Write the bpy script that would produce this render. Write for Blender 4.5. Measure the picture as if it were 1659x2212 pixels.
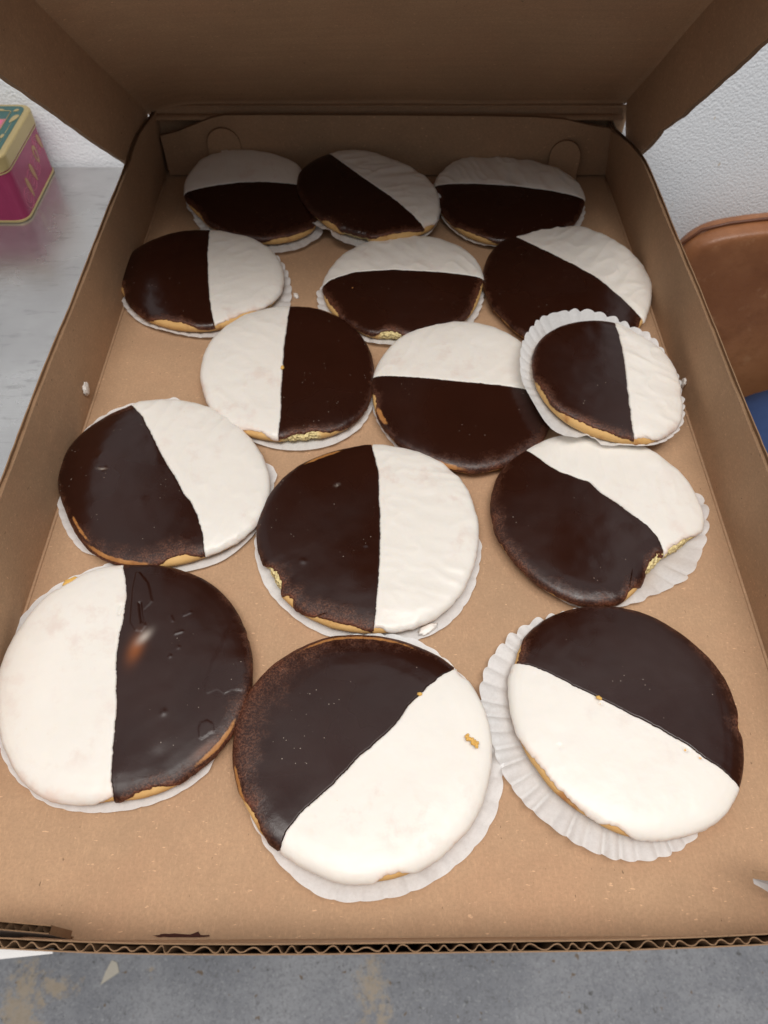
import bpy, bmesh, math, random
import numpy as np
from mathutils import Vector, Matrix, noise

for o in list(bpy.data.objects):
    bpy.data.objects.remove(o)
SC = bpy.context.scene
COL = SC.collection
random.seed(7)
R = math.radians

# ------------------------------------------------------------------ camera
cam_d = bpy.data.cameras.new('camera')
cam = bpy.data.objects.new('camera', cam_d)
COL.objects.link(cam)
SC.camera = cam
cam.location = (0, 0, .41)
cam.rotation_euler = (R(90 - 54.8), 0, 0)
cam_d.sensor_fit = 'VERTICAL'
cam_d.sensor_height = 32.0
cam_d.lens = 32.0 * 1533 / 2212
cam_d.clip_start = .01
cam_d.clip_end = 60
cam_d.dof.use_dof = True
cam_d.dof.focus_distance = .42
cam_d.dof.aperture_fstop = cam_d.lens / 2.0

# ------------------------------------------------------------------ light of the room
W = bpy.data.worlds.new('World')
SC.world = W
W.use_nodes = True
W.node_tree.nodes['Background'].inputs[0].default_value = (.88, .94, 1.0, 1)
W.node_tree.nodes['Background'].inputs[1].default_value = .17

def area(name, loc, aim, size, power, col):
    d = bpy.data.lights.new(name, 'AREA')
    d.shape = 'RECTANGLE'
    d.size, d.size_y = size
    d.energy = power
    d.color = col
    o = bpy.data.objects.new(name, d)
    COL.objects.link(o)
    o.location = loc
    o.rotation_euler = (Vector(aim) - Vector(loc)).to_track_quat('-Z', 'Y').to_euler()
    return o
area('ceiling_bounce_light', (0, .2, 1.80), (0, .2, 0), (3.2, 3.2), 18, (.94, .97, 1))
area('ceiling_panel_light', (.38, -.14, 1.75), (.1, .25, 0), (1.0, .45), 16.2, (1, .965, .92))
area('ceiling_panel_light', (-.34, -.30, 1.75), (-.1, .25, 0), (1.0, .45), 14.8, (1, .965, .92))

SC.view_settings.view_transform = 'Standard'
SC.view_settings.look = 'None'
SC.view_settings.exposure = 0
SC.view_settings.gamma = 1
SC.cycles.max_bounces = 8

# ------------------------------------------------------------------ material helpers
class NT:
    def __init__(s, name):
        m = bpy.data.materials.new(name)
        m.use_nodes = True
        s.m, s.t = m, m.node_tree
        s.b = s.t.nodes['Principled BSDF']
        s.out = s.t.nodes['Material Output']
    def n(s, kind, **kw):
        x = s.t.nodes.new('ShaderNode' + kind)
        for k, v in kw.items():
            setattr(x, k, v)
        return x
    def l(s, a, b):
        s.t.links.new(a, b)
    def val(s, node, key, v):
        if hasattr(v, 'node'):
            s.l(v, node.inputs[key])
        else:
            node.inputs[key].default_value = v
    def noise(s, scale, detail=3, rough=.6, vec=None, stretch=None):
        x = s.n('TexNoise')
        x.inputs['Scale'].default_value = scale
        x.inputs['Detail'].default_value = detail
        x.inputs['Roughness'].default_value = rough
        s.l(vec or s.coord(stretch), x.inputs['Vector'])
        return x.outputs['Fac']
    def coord(s, stretch=None):
        c = s.n('TexCoord').outputs['Object']
        k = s.n('VectorMath', operation='MULTIPLY_ADD')      # each object gets its own piece of the pattern
        s.l(s.n('ObjectInfo').outputs['Random'], k.inputs[0])
        k.inputs[1].default_value = (3.1, 5.7, 1.9)
        s.l(c, k.inputs[2])
        c = k.outputs[0]
        if stretch:
            mp = s.n('Mapping')
            mp.inputs['Scale'].default_value = stretch
            s.l(c, mp.inputs['Vector'])
            c = mp.outputs['Vector']
        return c
    def voro(s, scale, feature='F1', vec=None, rand=1.0):
        x = s.n('TexVoronoi', feature=feature)
        x.inputs['Scale'].default_value = scale
        x.inputs['Randomness'].default_value = rand
        s.l(vec or s.coord(), x.inputs['Vector'])
        return x.outputs['Distance']
    def ramp(s, fac, a, b, ca=(0, 0, 0, 1), cb=(1, 1, 1, 1)):
        x = s.n('MapRange')
        x.interpolation_type = 'SMOOTHSTEP'
        s.l(fac, x.inputs['Value'])
        x.inputs['From Min'].default_value = a
        x.inputs['From Max'].default_value = b
        return x.outputs['Result']
    def mix(s, fac, a, b, mode='MIX'):
        x = s.n('Mix', data_type='RGBA', blend_type=mode)
        s.val(x, 'Factor', fac)
        for k, v in ((6, a), (7, b)):
            if hasattr(v, 'node'):
                s.l(v, x.inputs[k])
            else:
                x.inputs[k].default_value = (*v, 1)
        return x.outputs[2]
    def math(s, op, a, b=0.0):
        x = s.n('Math', operation=op)
        s.val(x, 0, a)
        s.val(x, 1, b)
        return x.outputs[0]
    def attr(s, name):
        return s.n('Attribute', attribute_name=name).outputs['Fac']
    def bump(s, h, dist, strength=1.0, prev=None):
        x = s.n('Bump')
        x.inputs['Distance'].default_value = dist
        x.inputs['Strength'].default_value = strength
        s.l(h, x.inputs['Height'])
        if prev:
            s.l(prev, x.inputs['Normal'])
        return x.outputs['Normal']
    def set(s, **kw):
        for k, v in kw.items():
            s.val(s.b, k.replace('_', ' '), v if not isinstance(v, tuple) else (*v, 1))
        return s.m

def kraft(name, base=(.455, .285, .170), streak=(60, 60, 60), streak_amt=.10):
    t = NT(name)
    fib = t.noise(1, 4, .75, stretch=(520, 620, 560))
    grn = t.noise(1, 3, .7, stretch=(900, 260, 500))
    mot = t.noise(11, 5, .65)
    stv = t.noise(1, 4, .7, stretch=streak)
    c = t.mix(t.ramp(mot, .3, .7), [x * .90 for x in base], [x * 1.06 for x in base])
    c = t.mix(t.math('MULTIPLY', t.ramp(t.noise(17, 4, .6), .42, .72), .5), c, (base[0] * 1.02, base[1] * .92, base[2] * .90))
    c = t.mix(t.math('MULTIPLY', t.ramp(stv, .35, .7), streak_amt * 3), c, [x * .80 for x in base])
    c = t.mix(t.math('MULTIPLY', t.ramp(fib, .38, .66), .42), c, [x * .68 for x in base])
    c = t.mix(t.math('MULTIPLY', t.ramp(grn, .52, .72), .40), c, [min(1, x * 1.28) for x in base])
    # pale and dark fibres pressed into the paper
    f1 = t.noise(1, 2, .5, stretch=(230, 620, 400))
    c = t.mix(t.math('MULTIPLY', t.ramp(f1, .70, .74), .7), c, [min(1, x * 1.55) for x in base])
    f2 = t.noise(1, 2, .5, stretch=(420, 180, 300))
    c = t.mix(t.math('MULTIPLY', t.ramp(f2, .73, .76), .7), c, [x * .30 for x in base])
    t.set(Base_Color=c, Roughness=.78)
    t.b.inputs['Specular IOR Level'].default_value = .25
    n = t.bump(fib, .0004, .5)
    n = t.bump(mot, .0016, .4, n)
    t.l(n, t.b.inputs['Normal'])
    return t.m
M_KRAFT = kraft('kraft_board')
M_KRAFT_LID = kraft('kraft_board_lid', base=(.52, .325, .195), streak=(5, 160, 160), streak_amt=.16)
M_KRAFT_EDGE = kraft('kraft_cut_edge', base=(.26, .155, .085))

t = NT('white_liner_board')
M_LINER = t.set(Base_Color=t.mix(t.noise(60, 4), (.62, .60, .59), (.72, .70, .69)), Roughness=.6)

def dark_icing():
    t = NT('chocolate_icing')
    thin, peel, wet, pale = t.attr('thin'), t.attr('peel'), t.attr('wet'), t.attr('pale')
    sp = t.noise(900, 3, .7)
    lo = t.noise(24, 3, .6)
    base = t.mix(lo, (.0155, .0038, .0020), (.0260, .0066, .0034))
    brown = t.mix(t.ramp(sp, .42, .62), (.032, .0085, .0042), (.145, .056, .030))
    edge = t.math('MULTIPLY', t.math('SUBTRACT', t.noise(130, 4, .7), .5), .9)
    tf = t.ramp(t.math('ADD', thin, edge), .35, 1.05)
    c = t.mix(tf, base, brown)
    c = t.mix(t.math('MULTIPLY', t.ramp(t.math('ADD', thin, edge), .75, 1.15), .5), c, (.16, .040, .014))
    pf = t.ramp(t.math('ADD', peel, t.math('MULTIPLY', t.math('SUBTRACT', t.noise(220, 4, .65), .5), .9)), .40, .80)
    c = t.mix(pf, c, t.mix(t.noise(160, 3), (.22, .070, .018), (.52, .25, .08)))
    c = t.mix(wet, c, (.26, .075, .018))
    c = t.mix(pale, c, (.42, .36, .31))  # pale spots; on the front left cookie this paints a white sheen
    dust = t.ramp(t.voro(260), .085, .05)
    dust = t.math('MULTIPLY', dust, t.ramp(t.noise(40, 2), .52, .60))
    c = t.mix(t.math('MULTIPLY', dust, .8), c, (.48, .40, .33))
    bloom = t.ramp(t.noise(9, 3, .6), .42, .68)
    rough = t.math('ADD', t.math('MULTIPLY', tf, .25), t.math('ADD', .20, t.math('MULTIPLY', bloom, .20)))
    t.set(Base_Color=c, Roughness=rough)
    t.b.inputs['Specular IOR Level'].default_value = .36
    n = t.bump(lo, .0014, .22)
    n = t.bump(t.noise(75, 3, .55), .0006, .22, n)
    n = t.bump(t.noise(260, 4, .6), .0002, .2, n)
    n = t.bump(t.math('MULTIPLY', sp, t.math('ADD', tf, .05)), .0004, .7, n)
    t.l(n, t.b.inputs['Normal'])
    return t.m
def white_icing():
    t = NT('vanilla_icing')
    thin, peel = t.attr('thin'), t.attr('peel')
    c = t.mix(t.noise(30, 4, .6), (.73, .68, .62), (.79, .745, .685))
    tf = t.ramp(t.math('ADD', thin, t.math('MULTIPLY', t.math('SUBTRACT', t.noise(60, 3, .6), .5), 1.3)), .45, 1.2)
    c = t.mix(t.math('MULTIPLY', tf, .8), c, (.70, .52, .43))
    pf = t.ramp(t.math('ADD', peel, t.math('MULTIPLY', t.math('SUBTRACT', t.noise(260, 4, .65), .5), .8)), .45, .8)
    c = t.mix(pf, c, t.mix(t.noise(160, 3), (.58, .28, .075), (.72, .45, .18)))
    st = t.math('MULTIPLY', t.ramp(t.noise(60, 4, .65), .48, .70), t.ramp(t.noise(17, 2), .46, .62))
    c = t.mix(t.math('MULTIPLY', st, .55), c, (.66, .54, .48))
    fl = t.math('MULTIPLY', t.ramp(t.voro(110), .06, .035), t.ramp(t.noise(33, 2), .57, .64))
    c = t.mix(t.math('MULTIPLY', fl, .5), c, (.60, .42, .24))
    t.set(Base_Color=c, Roughness=.36)
    t.b.inputs['Specular IOR Level'].default_value = .4
    t.b.inputs['Subsurface Weight'].default_value = .25
    t.b.inputs['Subsurface Radius'].default_value = (1, .75, .5)
    t.b.inputs['Subsurface Scale'].default_value = .0022
    n = t.bump(t.noise(38, 3, .5), .0026, .38)
    n = t.bump(t.noise(95, 3, .5), .0007, .3, n)
    n = t.bump(t.noise(220, 3, .5), .0003, .25, n)
    t.l(n, t.b.inputs['Normal'])
    return t.m
def cake():
    t = NT('golden_cake')
    br = t.attr('broken')
    f = t.noise(70, 4, .65)
    c = t.mix(f, (.54, .29, .085), (.72, .46, .19))
    c = t.mix(t.ramp(t.noise(60, 4), .55, .72), c, (.40, .17, .05))
    cr = t.mix(t.noise(700, 3), (.70, .53, .20), (.86, .72, .40))
    c = t.mix(br, c, cr)
    t.set(Base_Color=c, Roughness=.75)
    n = t.bump(t.noise(300, 4, .6), .0006, .4)
    n = t.bump(t.math('MULTIPLY', t.voro(450), br), .002, 1.0, n)
    t.l(n, t.b.inputs['Normal'])
    return t.m
M_DARK, M_WHITE, M_CAKE = dark_icing(), white_icing(), cake()

def paper():
    t = NT('glassine_paper')
    g = t.attr('grease')
    f = t.noise(400, 4, .7)
    c = t.mix(t.ramp(f, .3, .7), (.84, .83, .82), (.91, .905, .90))
    c = t.mix(t.math('MULTIPLY', t.ramp(t.noise(1100, 2, .6), .60, .72), .2), c, (.55, .52, .49))
    c = t.mix(t.math('MULTIPLY', t.ramp(t.noise(35, 3), .62, .70), .25), c, (.52, .46, .42))
    t.set(Base_Color=c, Roughness=t.math('SUBTRACT', .55, t.math('MULTIPLY', g, .3)))
    tr = t.n('BsdfTranslucent')
    t.l(c, tr.inputs['Color'])
    mx = t.n('MixShader')
    mx.inputs[0].default_value = .28
    t.l(t.b.outputs[0], mx.inputs[1])
    t.l(tr.outputs[0], mx.inputs[2])
    tp = t.n('BsdfTransparent')
    m2 = t.n('MixShader')
    t.l(t.math('ADD', .10, t.math('MULTIPLY', g, .42)), m2.inputs[0])
    t.l(mx.outputs[0], m2.inputs[1])
    t.l(tp.outputs[0], m2.inputs[2])
    t.l(m2.outputs[0], t.out.inputs['Surface'])
    n = t.bump(t.noise(120, 3), .0006, .35)
    n = t.bump(f, .0001, .3, n)
    t.l(n, t.b.inputs['Normal'])
    return t.m
M_PAPER = paper()

t = NT('brushed_steel')
st = t.noise(1, 5, .75, stretch=(9, 700, 60))
sm = t.noise(7, 5, .65)
sc = t.noise(1, 4, .7, stretch=(40, 160, 40))
c = t.mix(t.ramp(sm, .35, .7), (.49, .48, .478), (.62, .615, .61))
c = t.mix(t.math('MULTIPLY', t.ramp(sc, .55, .68), .6), c, (.36, .355, .35))
c = t.mix(t.math('MULTIPLY', t.ramp(st, .42, .7), .35), c, (.50, .49, .48))
t.set(Base_Color=c, Metallic=.85, Roughness=t.math('ADD', .12, t.math('MULTIPLY', sm, .26)))
t.b.inputs['Anisotropic'].default_value = .5
n = t.bump(st, .00012, .6)
n = t.bump(sm, .004, .12, n)
t.l(n, t.b.inputs['Normal'])
M_STEEL = t.m

t = NT('pebbled_wall_panel')
v1 = t.voro(430, 'SMOOTH_F1')
nb = t.noise(380, 2, .5)
hh = t.math('SUBTRACT', t.math('MULTIPLY', nb, .45), t.math('MULTIPLY', v1, 1.1))
c = t.mix(t.noise(3, 3), (.82, .845, .88), (.87, .88, .90))
sp = t.math('MULTIPLY', t.ramp(t.noise(1, 2, .5, stretch=(75, 75, 42)), .70, .74), t.ramp(t.noise(5, 2), .45, .6))
c = t.mix(t.math('MULTIPLY', sp, .7), c, (.50, .34, .14))
t.set(Base_Color=c, Roughness=.38)
t.l(t.bump(hh, .0013, .45), t.b.inputs['Normal'])
M_WALL = t.m

t = NT('stained_concrete')
a = t.noise(7, 6, .68)
b = t.noise(95, 6, .75)
c = t.mix(t.ramp(a, .3, .7), (.27, .275, .30), (.42, .42, .44))
c = t.mix(t.math('MULTIPLY', t.ramp(t.noise(230, 3, .7), .46, .64), .45), c, (.17, .17, .18))
c = t.mix(t.math('MULTIPLY', t.ramp(b, .57, .66), t.math('MULTIPLY', t.ramp(t.noise(13, 3), .40, .55), .95)), c, (.12, .115, .11))
c = t.mix(t.math('MULTIPLY', t.ramp(t.noise(210, 3, .6), .58, .7), .45), c, (.60, .60, .61))
c = t.mix(t.math('MULTIPLY', t.ramp(t.noise(70, 2, .5), .70, .74), .8), c, (.20, .125, .06))
m_ = t.attr('paint')
c = t.mix(t.math('MULTIPLY', t.ramp(t.math('ADD', m_, t.math('MULTIPLY', t.math('SUBTRACT', t.noise(60, 6, .78), .5), 2.2)), .40, .85), .85), c, t.mix(t.noise(90, 4), (.40, .30, .20), (.62, .52, .40)))
t.set(Base_Color=c, Roughness=.6)
t.l(t.bump(b, .003, .4), t.b.inputs['Normal'])
M_CONC = t.m

t = NT('brown_leather')
a = t.noise(6, 4, .6)
c = t.mix(t.ramp(a, .3, .75), (.27, .098, .036), (.44, .19, .082))
c = t.mix(t.math('MULTIPLY', t.ramp(t.noise(16, 5, .7), .42, .68), .55), c, (.20, .070, .024))
c = t.mix(t.math('MULTIPLY', t.ramp(t.noise(42, 4, .7), .58, .72), .45), c, (.50, .26, .13))
c = t.mix(t.math('MULTIPLY', t.ramp(t.voro(30), .05, .03), .6), c, (.55, .36, .24))
t.set(Base_Color=c, Roughness=t.math('ADD', .28, t.math('MULTIPLY', a, .25)))
t.l(t.bump(t.noise(260, 4, .6), .0006, .6), t.b.inputs['Normal'])
M_LEATHER = t.m

def plain(name, col, rough=.5, metal=0.0, var=.12, scale=40):
    t = NT(name)
    t.set(Base_Color=t.mix(t.noise(scale, 4, .6), [x * (1 - var) for x in col], [min(1, x * (1 + var)) for x in col]), Roughness=rough, Metallic=metal)
    return t.m
M_GOLD = plain('gold_lacquer', (.44, .34, .155), .34, .45, .06)
M_TEAL = plain('teal_print', (.022, .085, .078), .4, 0, .3, 160)
M_PINK = plain('pink_print', (.52, .10, .20), .4, 0, .15, 120)
M_MAGENTA = plain('magenta_lacquer', (.28, .030, .090), .22, .25, .12)
M_MOTIF = plain('dull_gold_print', (.36, .20, .09), .4, .2, .1)
M_MOTIF_LINE = plain('faint_pink_print', (.50, .12, .20), .35, .2, .1)
M_BLUE = plain('blue_cloth', (.035, .068, .18), .85, 0, .3, 30)
M_NAVY = plain('navy_cloth', (.010, .026, .09), .85, 0, .25, 30)
M_CORD = plain('grey_cord', (.17, .21, .24), .7, 0, .2, 300)
M_IRON = plain('dark_steel_leg', (.10, .10, .10), .45, .8, .1)
M_FLECK = plain('icing_crumb', (.82, .76, .70), .5, 0, .08)
M_CRUMB = plain('cake_crumb', (.68, .40, .10), .8, 0, .25, 600)
M_CHIP = plain('pale_chip', (.66, .60, .50), .7, 0, .1, 200)
M_SMEAR = plain('chocolate_smear', (.045, .010, .005), .95, 0, .3, 300)

# ------------------------------------------------------------------ object helpers
def tag(o, label=None, cat=None, group=None, kind=None):
    for k, v in (('label', label), ('category', cat), ('group', group), ('kind', kind)):
        if v:
            o[k] = v
    return o
def empty(name, loc=(0, 0, 0), rot=None):
    o = bpy.data.objects.new(name, None)
    COL.objects.link(o)
    o.location = loc
    o.empty_display_size = .02
    if rot:
        o.rotation_euler = rot
    return o
def mesh(name, verts, faces, mats, parent=None, smooth=True, attrs=None, fmat=None):
    me = bpy.data.meshes.new(name)
    me.from_pydata([tuple(map(float, v)) for v in verts], [], [tuple(int(i) for i in f) for f in faces])
    for m in (mats if isinstance(mats, (list, tuple)) else [mats]):
        me.materials.append(m)
    me.polygons.foreach_set('use_smooth', [smooth] * len(me.polygons))
    if fmat is not None:
        me.polygons.foreach_set('material_index', list(fmat))
    for k, v in (attrs or {}).items():
        a = me.attributes.new(k, 'FLOAT', 'POINT')
        a.data.foreach_set('value', np.asarray(v, dtype=np.float32))
    me.update()
    o = bpy.data.objects.new(name, me)
    COL.objects.link(o)
    if parent:
        o.parent = parent
    return o
def grid_faces(nu, nv, wrap=False, off=0, flip=False):
    F = []
    for i in range(nu - (0 if wrap else 1)):
        for j in range(nv - 1):
            a, b = i * nv + j, ((i + 1) % nu) * nv + j
            f = (off + a, off + b, off + b + 1, off + a + 1)
            F.append(f[::-1] if flip else f)
    return F
class MB:
    """collects loose shapes that become one mesh"""
    def __init__(s):
        s.v, s.f, s.m = [], [], []
    def add(s, v, f, mi=0):
        o = len(s.v)
        s.v += [tuple(p) for p in v]
        s.f += [tuple(o + i for i in q) for q in f]
        s.m += [mi] * len(f)
    def box(s, lo, hi, mi=0):
        x0, y0, z0 = lo
        x1, y1, z1 = hi
        s.add([(x0, y0, z0), (x1, y0, z0), (x1, y1, z0), (x0, y1, z0), (x0, y0, z1), (x1, y0, z1), (x1, y1, z1), (x0, y1, z1)],
              [(0, 3, 2, 1), (4, 5, 6, 7), (0, 1, 5, 4), (1, 2, 6, 5), (2, 3, 7, 6), (3, 0, 4, 7)], mi)
    def sheet(s, A, B, mi=0):
        n = len(A)
        s.add(list(A) + list(B), [(i, i + 1, n + i + 1, n + i) for i in range(n - 1)], mi)
    def prism(s, poly, ex, mi=0, mi_back=None, mi_side=None):
        """poly: 3D outline; ex: extrusion vector"""
        n = len(poly)
        q = [tuple(np.add(p, ex)) for p in poly]
        s.add(list(poly) + q, [tuple(range(n))[::-1]], mi)
        o = len(s.v) - 2 * n
        s.f.append(tuple(o + n + i for i in range(n)))
        s.m.append(mi if mi_back is None else mi_back)
        for i in range(n):
            j = (i + 1) % n
            s.f.append((o + i, o + j, o + n + j, o + n + i))
            s.m.append(mi if mi_side is None else mi_side)
    def tube(s, pts, r, n=8, mi=0):
        pts = [Vector(p) for p in pts]
        V = []
        for i, p in enumerate(pts):
            d = (pts[min(i + 1, len(pts) - 1)] - pts[max(i - 1, 0)]).normalized()
            u = d.orthogonal().normalized() if i == 0 else (u - d * u.dot(d)).normalized()
            w = d.cross(u)
            for k in range(n):
                a = 2 * math.pi * k / n
                V.append(p + (u * math.cos(a) + w * math.sin(a)) * r)
        F = [(i * n + k, i * n + (k + 1) % n, (i + 1) * n + (k + 1) % n, (i + 1) * n + k) for i in range(len(pts) - 1) for k in range(n)]
        F += [tuple(range(n))[::-1], tuple((len(pts) - 1) * n + k for k in range(n))]
        s.add(V, F, mi)
    def build(s, name, mats, parent=None, smooth=False, bevel=0, seg=2):
        o = mesh(name, s.v, s.f, mats, parent, smooth, fmat=s.m)
        bm = bmesh.new()
        bm.from_mesh(o.data)
        bmesh.ops.recalc_face_normals(bm, faces=bm.faces)
        bm.to_mesh(o.data)
        bm.free()
        if bevel:
            b = o.modifiers.new('bevel', 'BEVEL')
            b.width, b.segments, b.limit_method = bevel, seg, 'ANGLE'
            b.harden_normals = False
        return o
def rounded(x0, y0, x1, y1, r, n=6):
    P = []
    for cx, cy, a0 in ((x1 - r, y1 - r, 0), (x0 + r, y1 - r, 90), (x0 + r, y0 + r, 180), (x1 - r, y0 + r, 270)):
        for k in range(n + 1):
            a = R(a0 + 90 * k / n)
            P.append((cx + r * math.cos(a), cy + r * math.sin(a)))
    return P
def nz(x, y, z=0.0):
    return noise.noise(Vector((x, y, z)))
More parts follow.
